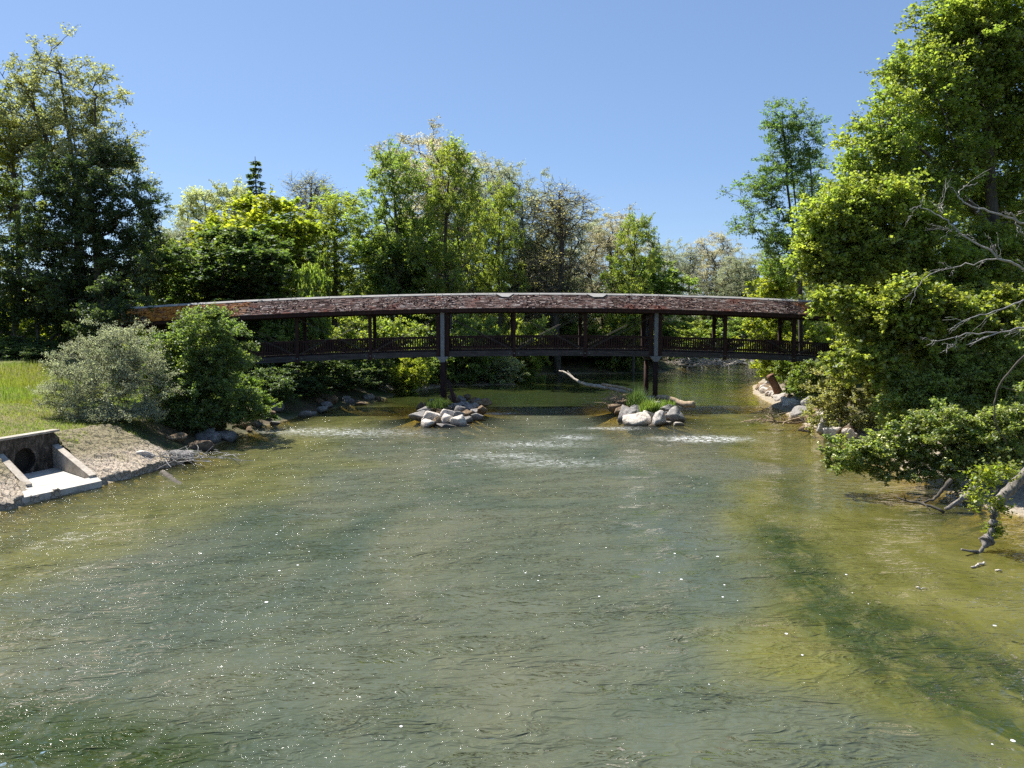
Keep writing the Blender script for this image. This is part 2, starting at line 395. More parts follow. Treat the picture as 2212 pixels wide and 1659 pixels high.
ter = link('ground', mesh_np('ground', np.stack([X, Y, Z], -1), F, {'lawn': ('POINT', lawn), 'gravel': ('POINT', gravel)}, True), M['ground'])
tag(ter, kind='structure')
# water sheet
xs = np.arange(-24, 62, .4); ys = np.concatenate([np.arange(-58, 4, 2), np.arange(4, 112, .4), np.arange(112, 150, 2)])
X, Y, F = grid(xs, ys); S = shore_dist(X, Y); q3 = np.stack([X, Y, 0 * X], -1)
s_in = -S
isl_d = np.full(X.shape, 99.)
for cx, cy, rx, ry, hh in ISL:
    isl_d = np.minimum(isl_d, (np.sqrt(((X - cx) / (rx + .8)) ** 2 + ((Y - cy) / (ry + .8)) ** 2) - 1) * 2.5)
nb = fbm(q3 * .22, 31, 3); nb2 = fbm(q3 * .6, 32, 3)
dmin = np.minimum(s_in, isl_d)
shal = np.clip(np.exp(-np.maximum(dmin, 0) * np.where(X > 5, .30, .55)) * .95, 0, 1)
shal = shal * np.where((Y > 56) & (X < 16), .5, 1)
edge_r = 7.5 + 3.5 * sstep(30, 12, Y) + nb * 4
olive = np.where(X > 2, sstep(edge_r + 1.5, edge_r - 1.5, s_in + nb2), sstep(8.5, 4.5, s_in + nb * 3 + nb2 * 1.2) * .8)
olive = np.clip(olive, 0, 1)
calm = sstep(50.5, 54.5, Y + nb * 1.5) * .97
green = sstep(49.5, 56, Y + nb * 2.5)
calm = np.maximum(calm, np.where(X > 4, .80 * sstep(9.0, 6.0, s_in + nb * 2) * sstep(44, 40, Y), 0))
foam_glint = 0 * X
for (px, py, rx, ry, a) in ((1520, 948, 1.8, .8, 1.6), (1240, 945, 1.0, .7, .55), (1150, 960, 2.4, 1.0, .42), (1080, 985, 2.0, 1.0, .35), (760, 935, 3.4, 1.4, .45),
                            (1070, 893, 1.4, .5, .9), (1320, 925, 1.5, .5, .7), (1200, 1000, 2.5, 1.0, .32), (640, 930, 2.5, 1.0, .4)):  # foam at the riffles; weak patches at left are sun glitter painted white
    gx, gy, _ = G(px, py); foam_glint = foam_glint + a * np.exp(-(((X - gx) / rx) ** 2 + ((Y - gy) / ry) ** 2))
def capsule(a, b, w):
    (ax, ay, _), (bx, by, _) = a, b; ex, ey = bx - ax, by - ay; t = np.clip(((X - ax) * ex + (Y - ay) * ey) / (ex * ex + ey * ey), 0, 1)
    return np.exp(-(((X - ax - t * ex) ** 2 + (Y - ay - t * ey) ** 2) / w ** 2) ** 1.5)
algae_shade = np.maximum.reduce([capsule(G(1680, 1150), G(1800, 1330), .9), capsule(G(1800, 1330), G(2000, 1480), .95), capsule(G(2000, 1480), G(2300, 1640), .6), capsule(G(1900, 1330), G(2260, 1500), .75),
                           capsule(G(1850, 1090), G(2100, 1130), .5) * .5, capsule(G(1700, 1030), G(1730, 1100), .7) * .5, capsule(G(-60, 1560), G(330, 1650), 1.0) * 1.1, capsule(G(560, 1100), G(700, 1180), 1.2) * .35])  # algae streaks, plus shade painted at bottom left and under the leaning bush
rr = np.zeros_like(X)
wz = (1 - calm) * .045 * fbm(np.stack([X * .5 + Y * .12, Y * 1.1 - X * .2, 0 * X], -1), 41, 3)
wat = link('river_water', mesh_np('river_water', np.stack([X, Y, wz], -1), F,
           {'shal': ('POINT', shal), 'olive': ('POINT', olive), 'calm': ('POINT', calm), 'green': ('POINT', green), 'foam_glint': ('POINT', foam_glint), 'algae_shade': ('POINT', np.clip(algae_shade, 0, 1))}, True), M['water'])
tag(wat, kind='structure')

# ------------------------------------------------------------------ foliage
def leaf_mesh(name, cen, size, rng, up=.7, aspect=1.6, tone=None, hue=None, nrm=None):
    n = len(cen)
    N = rng.normal(0, 1, (n, 3)); N[:, 2] += up * 1.6
    if nrm is not None: N += nrm
    N /= np.linalg.norm(N, axis=1)[:, None]
    T = rng.normal(0, 1, (n, 3)); T -= N * np.sum(T * N, 1)[:, None]; T /= np.linalg.norm(T, axis=1)[:, None] + 1e-9
    B = np.cross(N, T); size = np.asarray(size) * rng.uniform(.55, 1.4, n)
    L = (size * .5)[:, None]; Wd = (size * .5 / aspect * 1.25)[:, None]
    fold = N * (size * .12)[:, None]
    V = np.stack([cen - T * L, cen + B * Wd - T * L * .15 + fold, cen + T * L, cen - B * Wd - T * L * .15 + fold], 1).reshape(-1, 3)
    F = np.arange(n * 4).reshape(-1, 4)
    if tone is None: tone = rng.uniform(0, 1, n)
    if hue is None: hue = rng.uniform(0, 1, n)
    return mesh_np(name, V, F, {'tone': ('FACE', tone), 'hue': ('FACE', hue)})
def frusta(name, P0, P1, R0, R1, n=6):
    D = P1 - P0; D /= np.linalg.norm(D, axis=1)[:, None] + 1e-9
    A = np.cross(D, np.array([.31, .17, .93])); bad = np.linalg.norm(A, axis=1) < .05; A[bad] = np.cross(D[bad], [1, 0, 0])
    A /= np.linalg.norm(A, axis=1)[:, None]; B = np.cross(A, D)
    t = np.arange(n) * 2 * np.pi / n
    ring = A[:, None, :] * np.cos(t)[None, :, None] + B[:, None, :] * np.sin(t)[None, :, None]
    V = np.concatenate([P0[:, None] + ring * R0[:, None, None], P1[:, None] + ring * R1[:, None, None]], 1)
    m = len(P0); i = np.arange(n); j = (i + 1) % n
    f = np.stack([i, j, j + n, i + n], -1)
    F = (f[None] + (np.arange(m) * 2 * n)[:, None, None]).reshape(-1, 4)
    return mesh_np(name, V.reshape(-1, 3), F, None, True)

def grow(name, lobes, trunk, ncl, nleaf, leaf, seed, crad=.8, trunk_r=.22, shell=.55, droop=0.0, up=.7, aspect=1.6, upc=.35, wander=.12, twigs=6, stems=None, sides=6):
    """lobes: (x,y,z,rx,ry,rz) local ellipsoids; trunk: list of points; leaves sit on twigs round cluster centres joined to a limb skeleton"""
    rng = np.random.RandomState(seed)
    lobes = np.array(lobes, float); vol = lobes[:, 3] * lobes[:, 4] * lobes[:, 5]; pr = vol ** .8; pr /= pr.sum()
    li = rng.choice(len(lobes), ncl, p=pr)
    d = rng.normal(0, 1, (ncl, 3)); d /= np.linalg.norm(d, axis=1)[:, None]
    rad = rng.uniform(0, 1, ncl) ** (1 / 3.0); rad = shell + (1 - shell) * rad; rad = np.where(rng.uniform(0, 1, ncl) < .22, rng.uniform(.2, .8, ncl), rad)
    cl = lobes[li, :3] + d * lobes[li, 3:] * rad[:, None]
    cl = cl + rng.normal(0, .28, (ncl, 3)) * lobes[li, 3:]
    cl[:, 2] = np.maximum(cl[:, 2], .35)
    # skeleton
    tp = np.array(bend(trunk, 4, .0, seed)) if len(trunk) > 2 else np.array([np.array(trunk[0]) + (np.array(trunk[1]) - np.array(trunk[0])) * t for t in np.linspace(0, 1, 8)])
    nodes = [p for p in tp]; par = [-1] + list(range(len(tp) - 1))
    if stems:
        for st in stems:
            sp = bend(st, 4, .03, seed); j0 = int(np.argmin([np.linalg.norm(np.array(q) - sp[0]) for q in nodes])); prev = j0
            for q in sp[1:]: nodes.append(q); par.append(prev); prev = len(nodes) - 1
    order = np.argsort(np.min(np.linalg.norm(cl[:, None] - np.array(nodes)[None], axis=2), axis=1))
    ends = np.zeros(ncl, int)
    NA = np.zeros((len(nodes) + ncl * 4, 3)); NA[:len(nodes)] = nodes; cnt = len(nodes)
    for ci in order:
        c = cl[ci]; v = c - NA[:cnt]; dist = np.linalg.norm(v, axis=1) + 1e-6
        cost = dist * (1 + .9 * np.clip(upc - v[:, 2] / dist, 0, 2)) + np.where(NA[:cnt, 2] < trunk[0][2] + .12 * (trunk[-1][2] - trunk[0][2]), 3, 0)
        j = int(np.argmin(cost)); L = dist[j]; k = 1 if L < .5 else (2 if L < 1.5 else 3); prev = j; p0 = NA[j].copy()
        for m in range(1, k + 1):
            t = m / k; q = p0 + (c - p0) * t
            q[2] += math.sin(t * math.pi) * L * .10
            if m < k: q += rng.normal(0, wander * L * .5, 3)
            NA[cnt] = q; par.append(prev); prev = cnt; cnt += 1
        ends[ci] = prev
    NA = NA[:cnt]; par = np.array(par); w = np.zeros(cnt); w[ends] += 1
    for i in range(cnt - 1, 0, -1):
        if par[i] >= 0: w[par[i]] += w[i]
    w = np.maximum(w, .6); r = trunk_r * (w / w[0]) ** .5; r = np.maximum(r, .010)
    i = np.arange(1, cnt); ok = par[i] >= 0; i = i[ok]
    r0 = np.minimum(r[par[i]], r[i] * 1.6); P0 = NA[par[i]]; P1 = NA[i]
    # twigs
    ncl_ = len(cl); tw = rng.normal(0, 1, (ncl_, twigs, 3)); tw[:, :, 2] = tw[:, :, 2] * .55 + .15 - droop
    out = cl - lobes[li, :3]; out /= np.linalg.norm(out, axis=1)[:, None] + 1e-6
    tw += out[:, None] * .7; tw /= np.linalg.norm(tw, axis=2)[:, :, None]
    tl = crad * rng.uniform(.7, 1.35, (ncl_, twigs))
    T0 = np.repeat(cl, twigs, 0); T1 = T0 + (tw * tl[:, :, None]).reshape(-1, 3)
    P0 = np.concatenate([P0, T0]); P1 = np.concatenate([P1, T1]); R0 = np.concatenate([r0, np.full(len(T0), .010)]); R1 = np.concatenate([r[i], np.full(len(T0), .004)])
    trunk_me = frusta(name + '_trunk', P0, P1, R0, R1, sides)
    # leaves
    per = max(1, nleaf // (ncl_ * twigs)); cw = rng.uniform(.55, 1.45, ncl_)
    idx = np.repeat(np.arange(ncl_ * twigs), np.maximum(1, (np.repeat(cw, twigs) * per)).astype(int)); n = len(idx)
    t = rng.uniform(0.05, 1.08, n) ** .75
    pos = T0[idx] + (T1 - T0)[idx] * t[:, None] + rng.normal(0, 1, (n, 3)) * (crad * .13) * np.array([1, 1, .7])
    if droop > 0: pos[:, 2] -= droop * crad * t * t * rng.uniform(.2, 1.3, n)
    ct = rng.uniform(0, 1, ncl_)[idx // twigs]
    tone = np.clip(.45 * ct + .55 * rng.uniform(0, 1, n), 0, 1); hue = np.clip(.55 * rng.uniform(0, 1, ncl_)[idx // twigs] + .45 * rng.uniform(0, 1, n), 0, 1)
    return trunk_me, leaf_mesh(name + '_crown', pos, np.full(n, leaf), rng, up, aspect, tone, hue)

def plant(name, meshes, loc, scale, rz, color, label, cat, group=None, leafm='leaf', parts=('trunk', 'crown')):
    o = empty(name, loc, rz); o.scale = scale
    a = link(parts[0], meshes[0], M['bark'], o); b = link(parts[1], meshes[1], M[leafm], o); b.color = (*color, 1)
    tag(o, label, cat, group); return o

def proto_lobes(seed, n, h0, h1, w, top=.55, r=.33):
    """lobes scattered over a crown of height h1 and half width w"""
    rng = random.Random(seed); L = []
    for i in range(n):
        t = (i + .5) / n; z = h0 + (h1 - h0) * t
        ww = w * math.sin(math.pi * (.16 + .70 * t)) ** .55
        a = i * 2.4 + rng.uniform(-.5, .5); rr = ww * rng.uniform(.25, .8)
        s = w * r * rng.uniform(.85, 1.5)
        L.append((math.cos(a) * rr, math.sin(a) * rr, min(z, h1 - s), s * 1.15, s * 1.15, s))
    L.append((0, 0, h1 - w * .2, w * .28, w * .28, w * .35)); return L
PR = {}
for i, sd_ in enumerate((11, 12, 13)):   # upright ash-like, airy
    L = proto_lobes(sd_, 11, 4, 15.5, 3.1, .55, .38)
    PR['ash', i] = grow('ash', L, [(0, 0, 0), (.2, 0, 4), (-.1, .2, 9), (.2, 0, 14)], 190, 30000, .17, sd_, .85, .26, .45, 0, .5, 2.0, .55)
for i, sd_ in enumerate((21, 22, 23)):   # silvery willow, dense and rounded, many fine leaves
    L = proto_lobes(sd_, 12, 3.5, 14.5, 3.8, .7, .36)
    PR['willow', i] = grow('willow', L, [(0, 0, 0), (-.3, 0, 3), (.5, .1, 7), (.1, 0, 11)], 330, 56000, .14, sd_, .75, .34, .6, .25, .3, 3.0, .45, stems=[[(.1, 0, 3), (1.5, .3, 6.5), (2.2, .2, 10)], [(-.2, 0, 3.2), (-1.6, -.3, 7), (-1.9, 0, 11)]])
for i, sd_ in enumerate((31, 32)):       # bright full maple
    L = proto_lobes(sd_, 12, 2, 11.5, 3.6, .5, .40)
    PR['maple', i] = grow('maple', L, [(0, 0, 0), (.1, .1, 4), (0, 0, 9)], 260, 46000, .20, sd_, .8, .24, .55, 0, .9, 1.3, .3)
for i, sd_ in enumerate((41,)):          # thin crown of bare tips
    L = proto_lobes(sd_, 10, 5, 15.5, 3.0, .6, .34)
    PR['bare', i] = grow('bare', L, [(0, 0, 0), (.2, 0, 5), (-.2, 0, 10), (0, 0, 15)], 330, 9000, .12, sd_, .9, .25, .4, 0, .3, 2.2, .6, twigs=9)
for i, sd_ in enumerate((51, 52, 53)):   # shrubs, radius ~2, height ~3
    rng = random.Random(sd_)
    L = [(rng.uniform(-1.2, 1.2), rng.uniform(-1.2, 1.2), rng.uniform(.7, 2.2), rng.uniform(.7, 1.0), rng.uniform(.7, 1.0), rng.uniform(.6, .8)) for _ in range(9)] + [(0, 0, 1.0, 1.6, 1.6, 1.0)]
    PR['shrub', i] = grow('shrub', L, [(0, 0, 0), (.1, 0, .5), (0, .1, 1.2)], 150, 24000, .11, sd_, .42, .05, .6, 0, .7, 1.5, .2, stems=[[(0, 0, .1), (.7, .2, 1.0), (1.0, .5, 1.7)], [(0, 0, .1), (-.7, -.2, .9), (-1.0, .3, 1.8)]], sides=4)
def spruce_proto(h=16, seed=61):
    rng = np.random.RandomState(seed); P0 = [(0, 0, 0)]; P1 = [(0, 0, h)]; R0 = [.22]; R1 = [.02]; pos = []; nr = []
    z = 1.5
    while z < h - .2:
        L = (h - z) * .20 + .30
        for k in range(7):
            a = rng.uniform(0, 6.28); l = L * rng.uniform(.75, 1.15); e = np.array([math.cos(a) * l, math.sin(a) * l, z - l * .28])
            P0.append((0, 0, z)); P1.append(tuple(e)); R0.append(.035); R1.append(.01)
            n = int(24 * l) + 8; t = rng.uniform(.12, 1, n) ** .7
            q = np.array([0, 0, z]) + (e - np.array([0, 0, z])) * t[:, None]; side = np.array([-math.sin(a), math.cos(a), 0])
            q = q + side * (rng.uniform(-1, 1, n) * .30 * l * (1.05 - t))[:, None]; q[:, 2] -= rng.uniform(0, .28, n)
            pos.append(q)
        z += rng.uniform(.34, .6)
    pos = np.concatenate(pos); A = [np.array(v, float) for v in (P0, P1, R0, R1)]
    return frusta('spruce_trunk', *A), leaf_mesh('spruce_crown', pos, np.full(len(pos), .26), rng, .9, 3.2)
PR['spruce', 0] = spruce_proto()
HT = {'ash': (15.9, 3.6), 'willow': (15, 4.3), 'maple': (11.9, 4.0), 'bare': (16, 3.4), 'shrub': (2.7, 2.0), 'spruce': (16, 3.6)}
rz_rng = random.Random(5)
def tree(kind, var, px, top, wpx, Y, color, label, name=None, cat='tree', group=None):
    x, _, zt = P(px, top, Y); zb = ground_z(x, Y) - .1
    h0, w0 = HT[kind]; sz = (zt - zb) / h0; sx = wpx / 1659 * Y / 2 / w0 * (1.0 if kind in ('shrub', 'spruce') else 1.32)
    lm = 'willow_leaf' if kind == 'willow' else 'leaf'
    nm = name or {'ash': 'ash_tree', 'willow': 'willow_tree', 'maple': 'maple_tree', 'bare': 'bare_tree', 'shrub': 'shrub', 'spruce': 'spruce_tree'}[kind]
    return plant(nm, PR[kind, var], (x, Y, zb), (sx, sx * .95, sz), rz_rng.uniform(0, 6.28), color, label, cat, group, lm, ('stems', 'foliage') if kind == 'shrub' else ('trunk', 'crown'))
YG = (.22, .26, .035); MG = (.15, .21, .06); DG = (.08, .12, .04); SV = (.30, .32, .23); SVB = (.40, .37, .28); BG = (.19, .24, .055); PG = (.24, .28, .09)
TG = 'trees standing beyond the bridge'
T = [ # kind, var, px, top, width px, distance, colour, label
 ('spruce', 0, 551, 338, 230, 112, DG, 'dark spruce whose pointed tip rises above the yellow-green trees on the left'),
 ('ash', 0, 445, 415, 120, 104, SV, 'thin pale silvery tree in the sky gap just left of the bright yellow tree'),
 ('ash', 2, 505, 395, 100, 108, SV, 'grey-green thin tree directly left of the spruce tip'),
 ('maple', 0, 578, 432, 225, 78, YG, 'broad bright yellow-green tree below the spruce tip'),
 ('maple', 1, 345, 520, 130, 66, BG, 'small bright green tree above the left end of the bridge roof'),
 ('maple', 0, 515, 500, 240, 64, DG, 'round dark green tree between the small bright tree and the roof'),
 ('bare', 0, 672, 372, 130, 96, (.24, .23, .16), 'half bare silvery tree rising behind the yellow-green trees'),
 ('ash', 1, 722, 415, 150, 82, BG, 'light green ash with drooping sprays right of the broad yellow tree'),
 ('willow', 2, 640, 470, 150, 92, SV, 'grey-green tree filling the gap behind the yellow-green trees'),
 ('ash', 2, 850, 318, 130, 80, MG, 'tall airy tree with dark limbs at the left of the middle clump'),
 ('willow', 0, 940, 290, 215, 96, SVB, 'tallest silver-brown willow crowning the middle clump'),
 ('ash', 0, 965, 318, 125, 78, BG, 'bright green ash in front of the tallest willow'),
 ('willow', 1, 1085, 345, 150, 92, SV, 'silver willow with dark limbs right of the tallest one'),
 ('ash', 1, 1080, 400, 95, 82, BG, 'slender bright green tree before the silver willow with dark limbs'),
 ('bare', 0, 1208, 400, 170, 86, (.26, .24, .16), 'willow with bare twiggy top and dark forked trunk, right of the middle clump'),
 ('willow', 2, 1200, 440, 140, 92, SV, 'grey willow showing behind the twiggy bare-topped tree'),
 ('willow', 0, 1315, 455, 150, 98, SVB, 'pale rounded willow right of the bare-topped tree'),
 ('ash', 2, 1372, 465, 85, 86, BG, 'narrow light green tree in front of the pale rounded willow'),
 ('willow', 1, 1425, 520, 110, 104, SV, 'lower grey-green willow left of the small gap of sky'),
 ('bare', 0, 1492, 535, 62, 120, SV, 'small bare poplar standing in the gap of sky above the bridge'),
 ('willow', 2, 1545, 505, 125, 126, SVB, 'pale distant willow just right of the gap of sky'),
 ('willow', 0, 1610, 540, 110, 118, SV, 'distant grey willow behind the right airy tree'),
 ('maple', 1, 1675, 560, 120, 68, YG, 'bright yellow-green tree low beside the right end of the roof'),
 ('willow', 0, 385, 470, 130, 90, SV, 'silver-grey tree low in the gap beside the big dark left trees'),
 ('ash', 1, 795, 470, 110, 92, MG, 'mid green tree in the dip between the left and middle clumps'),
 ('ash', 0, 1010, 420, 120, 100, MG, 'dark green tree deep inside the middle clump'),
 ('maple', 0, 890, 480, 170, 84, MG, 'full green tree under the tall airy one in the middle clump'),
 ('maple', 1, 1150, 520, 150, 96, DG, 'dark low tree behind the middle of the bridge roof'),
 ('maple', 0, 1400, 560, 140, 94, MG, 'green low tree behind the roof above the right pier'),
]
for t in T: tree(*t, group=TG)
# shrubs along the far banks
SG = 'shrubs on the banks beyond the bridge'
Sh = [
 (670, 592, 110, 62, (.15, .21, .045), 'bright leafy shrub peeping over the roof left of the middle'),
 (760, 690, 170, 66, BG, 'leafy green shrub behind the railing left of the left pier'),
 (620, 700, 170, 62, MG, 'green shrub behind the railing near the big left bush'),
 (870, 700, 150, 68, BG, 'sunlit shrub seen through the bay left of the left pier'),
 (880, 775, 85, 63, YG, 'yellow-green shrub below the deck left of the left pier'),
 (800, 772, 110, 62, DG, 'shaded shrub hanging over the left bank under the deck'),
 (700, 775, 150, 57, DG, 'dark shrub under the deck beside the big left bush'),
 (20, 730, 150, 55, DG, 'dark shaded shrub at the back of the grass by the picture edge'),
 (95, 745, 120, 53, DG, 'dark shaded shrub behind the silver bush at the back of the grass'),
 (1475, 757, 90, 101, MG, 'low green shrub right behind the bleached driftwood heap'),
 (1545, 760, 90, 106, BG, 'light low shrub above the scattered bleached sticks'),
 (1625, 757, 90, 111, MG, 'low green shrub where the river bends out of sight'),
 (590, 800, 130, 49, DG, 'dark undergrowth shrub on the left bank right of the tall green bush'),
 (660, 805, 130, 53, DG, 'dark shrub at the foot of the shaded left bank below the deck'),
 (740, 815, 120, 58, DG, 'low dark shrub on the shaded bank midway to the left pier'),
 (935, 775, 80, 70, MG, 'green shrub just left of the left pier leg'),
 (1000, 690, 150, 72, MG, 'green shrub seen through the bay right of the left pier'),
 (1075, 768, 115, 73.5, SV, 'pale green round shrub on the gravel spit below the deck'),
 (1005, 775, 80, 76, MG, 'small green shrub between the left pier leg and the pale round one'),
 (1120, 690, 150, 78, BG, 'light shrub behind the railing under the roof middle'),
 (1185, 758, 150, 90, DG, 'dark shrub at the water just right of the pale round one'),
 (1290, 755, 160, 91, DG, 'dark shrub on the far bank left of the right pier'),
 (1390, 758, 130, 92, DG, 'dark shrub on the far bank behind the right pier legs'),
 (1250, 690, 160, 92, MG, 'green shrub behind the railing between the piers'),
 (1345, 680, 120, 88, BG, 'bright green shrub seen just left of the right pier post'),
 (1480, 700, 150, 112, BG, 'light green shrub behind the railing right of the right pier'),
 (1440, 740, 120, 106, MG, 'low green shrub above the heap of driftwood'),
 (1580, 690, 170, 114, MG, 'green shrub behind the railing in the second bay right of the right pier'),
 (1650, 670, 130, 112, PG, 'pale green shrub behind the railing near the right bank'),
 (1600, 752, 120, 118, MG, 'low shrub at the far bend of the river'),
 (1690, 720, 110, 74, BG, 'bright bush behind the right railing above the stump'),
 (1740, 700, 120, 66, YG, 'yellow-green bush behind the railing at the right bank'),
 (40, 650, 150, 78, YG, 'sunlit yellow bush far behind the dark left trees at the picture edge'),
 (130, 660, 160, 82, BG, 'sunlit green bush far behind the trunks of the left trees'),
 (240, 670, 120, 80, MG, 'green bush behind the left trees above the silver bush'),
 (330, 640, 120, 70, BG, 'bright bush under the left end of the bridge roof'),
 (430, 640, 160, 72, MG, 'green bush showing just above the orange end of the roof'),
 (540, 640, 180, 74, DG, 'dark bush hidden low behind the left part of the roof'),
]
for i, (px, top, w, Y, col, lab) in enumerate(Sh): tree('shrub', i % 3, px, top, w, Y, col, lab, group=SG)

# the far wood behind everything: one mass nobody could count
rng = np.random.RandomState(77); cen = []; tn = []
for i in range(2400):
    a = rng.uniform(-85, 105); yy = rng.uniform(118, 150) + abs(a) * .1
    gap = 25 < a * 120 / yy < 30
    z0 = rng.uniform(.5, 4.0 if gap else 11); r = rng.uniform(1.0, 2.0)
    n = 55; cen.append(np.array([a, yy, z0 + 2]) + rng.normal(0, .6, (n, 3)) * r); tn.append(np.full(n, rng.uniform(0, 1)))
cen = np.concatenate(cen); tn = np.clip(np.concatenate(tn) * .6 + rng.uniform(0, .4, len(cen)), 0, 1)
fw = link('woods', leaf_mesh('woods', cen, np.full(len(cen), .55), rng, .6, 1.5, tn), M['leaf']); fw.color = (.07, .10, .03, 1)
tag(fw, 'far wood closing the view behind the trees', 'wood', None, 'stuff')

# ------------------------------------------------------------------ big trees made to their own outline
def lob(items, base, dy=.9):
    out = []
    for (px, py, rx, ry, Y) in items:
        x, y, z = P(px, py, Y); s = Y / 1659
        rx *= .88; ry *= .90
        out.append((x - base[0], y - base[1], z - base[2], rx * s, (rx + ry) / 2 * s * dy, ry * s))
    return out
def big(name, px, Y, items, trunk_px, ncl, nleaf, leaf, seed, color, label, cat='tree', group=None, lm='leaf', parts=('trunk', 'crown'), **kw):
    x = (px - 1106) / 1659 * Y * .997; base = (x, Y, ground_z(x, Y) - .1)
    tr = [(0, 0, 0)]
    for (a, b, yy) in trunk_px:
        q = P(a, b, yy); tr.append(tuple(q[i] - base[i] for i in range(3)))
    stems = kw.pop('stems_px', None)
    if stems: kw['stems'] = [[tuple(P(*q)[i] - base[i] for i in range(3)) for q in st] for st in stems]
    ms = grow(name, lob(items, base, kw.pop('dy', .9)), tr, ncl, nleaf, leaf, seed, **kw)
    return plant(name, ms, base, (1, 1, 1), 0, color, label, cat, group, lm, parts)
LG = 'tall trees on the left bank'; RG = 'tall trees on the right bank'
big('poplar_tree', 165, 60, [(120, 140, 55, 48, 60), (55, 190, 55, 45, 61), (205, 205, 42, 48, 59), (150, 260, 85, 60, 60), (235, 320, 48, 48, 58), (60, 290, 60, 55, 62), (170, 370, 90, 60, 60), (290, 380, 30, 25, 60)],
    [(170, 600, 60), (165, 420, 60), (130, 160, 60)], 330, 42000, .15, 101, (.22, .23, .14), 'tallest airy tree at the left edge, its loose top tinged brown', group=LG, crad=.85, trunk_r=.34, shell=.4, up=.4, aspect=1.8, upc=.5,
    stems_px=[[(165, 420, 60), (200, 330, 59), (205, 215, 59)], [(165, 440, 60), (110, 330, 61), (60, 200, 61)]])
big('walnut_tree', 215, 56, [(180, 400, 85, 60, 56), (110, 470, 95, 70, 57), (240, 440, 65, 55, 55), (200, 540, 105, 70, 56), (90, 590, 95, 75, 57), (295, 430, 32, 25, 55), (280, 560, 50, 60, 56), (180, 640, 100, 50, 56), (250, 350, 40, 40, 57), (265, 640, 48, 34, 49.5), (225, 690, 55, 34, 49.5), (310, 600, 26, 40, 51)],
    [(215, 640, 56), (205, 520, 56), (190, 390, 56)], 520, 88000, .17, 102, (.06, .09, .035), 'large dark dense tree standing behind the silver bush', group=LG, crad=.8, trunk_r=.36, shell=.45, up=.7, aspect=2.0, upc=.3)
big('locust_tree', 20, 62, [(15, 260, 60, 60, 62), (-50, 340, 70, 70, 63), (50, 340, 60, 50, 61), (0, 430, 70, 60, 62), (30, 530, 70, 60, 62), (-40, 600, 70, 60, 62)],
    [(40, 600, 62), (35, 430, 62), (15, 250, 62)], 300, 46000, .16, 103, (.18, .20, .04), 'yellowish lit tree cut off by the left picture edge', group=LG, crad=.85, trunk_r=.28, shell=.45, up=.6, aspect=1.6, upc=.4)
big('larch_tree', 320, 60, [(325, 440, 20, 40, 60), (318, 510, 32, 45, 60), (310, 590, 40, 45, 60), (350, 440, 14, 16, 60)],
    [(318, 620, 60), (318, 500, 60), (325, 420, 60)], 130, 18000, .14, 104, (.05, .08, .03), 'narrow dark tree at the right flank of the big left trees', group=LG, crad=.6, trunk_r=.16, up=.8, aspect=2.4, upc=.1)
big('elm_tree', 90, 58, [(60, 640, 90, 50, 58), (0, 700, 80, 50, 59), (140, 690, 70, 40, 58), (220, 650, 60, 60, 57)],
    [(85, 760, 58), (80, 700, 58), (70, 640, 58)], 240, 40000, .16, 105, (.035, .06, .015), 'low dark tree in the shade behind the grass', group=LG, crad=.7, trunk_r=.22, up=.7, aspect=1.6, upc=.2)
big('ash_tree', 1735, 58, [(1690, 265, 35, 35, 58), (1735, 300, 40, 55, 58), (1700, 360, 55, 45, 58), (1640, 405, 50, 25, 58), (1600, 450, 35, 20, 57), (1665, 480, 55, 30, 58), (1750, 430, 35, 60, 59), (1715, 550, 60, 60, 58), (1650, 540, 22, 25, 57), (1600, 490, 28, 14, 57)],
    [(1728, 620, 58), (1722, 480, 58), (1700, 270, 58)], 300, 42000, .14, 110, (.11, .18, .05), 'open airy ash standing free against the sky left of the big right trees', group=RG, crad=.75, trunk_r=.19, shell=.35, up=.5, aspect=2.2, upc=.5,
    stems_px=[[(1728, 590, 58), (1705, 440, 58), (1690, 270, 58)], [(1728, 600, 58), (1755, 470, 58.5), (1745, 320, 58)]])
big('linden_tree', 2150, 40, [(2170, 10, 130, 80, 40), (2090, 110, 110, 75, 40), (1990, 190, 85, 60, 39), (2110, 250, 130, 80, 41), (1920, 260, 65, 55, 38), (1880, 330, 70, 50, 38), (2010, 340, 110, 70, 40), (2190, 380, 100, 110, 42), (1840, 400, 70, 45, 38), (2090, 40, 60, 45, 40), (2200, 120, 90, 80, 40), (2060, 60, 45, 40, 40), (2200, 250, 80, 80, 41), (1960, 430, 90, 60, 39), (2090, 440, 90, 60, 42)],
    [(2150, 600, 40), (2140, 400, 40), (2130, 150, 40)], 1250, 160000, .135, 111, (.185, .24, .055), 'huge full tree filling the upper right corner', group=RG, crad=.80, trunk_r=.36, shell=.5, up=.9, aspect=1.25, upc=.35,
    stems_px=[[(2145, 500, 40), (2040, 370, 39), (1930, 270, 38)], [(2145, 560, 40), (1990, 470, 39), (1850, 400, 38)]])
big('maple_tree', 1960, 36, [(1800, 470, 60, 45, 35), (1900, 440, 70, 45, 35), (1780, 540, 55, 45, 35), (1880, 540, 80, 50, 35), (1800, 600, 60, 35, 35), (1990, 520, 70, 50, 36), (1930, 620, 80, 45, 36), (2060, 610, 80, 50, 37), (2160, 560, 70, 60, 38)],
    [(1960, 690, 36), (1945, 580, 36), (1900, 450, 36)], 760, 120000, .125, 112, (.20, .245, .055), 'yellow-green leafy tree below the huge one, overhanging the right end of the roof', group=RG, crad=.66, trunk_r=.22, shell=.5, up=.9, aspect=1.2, upc=.2)
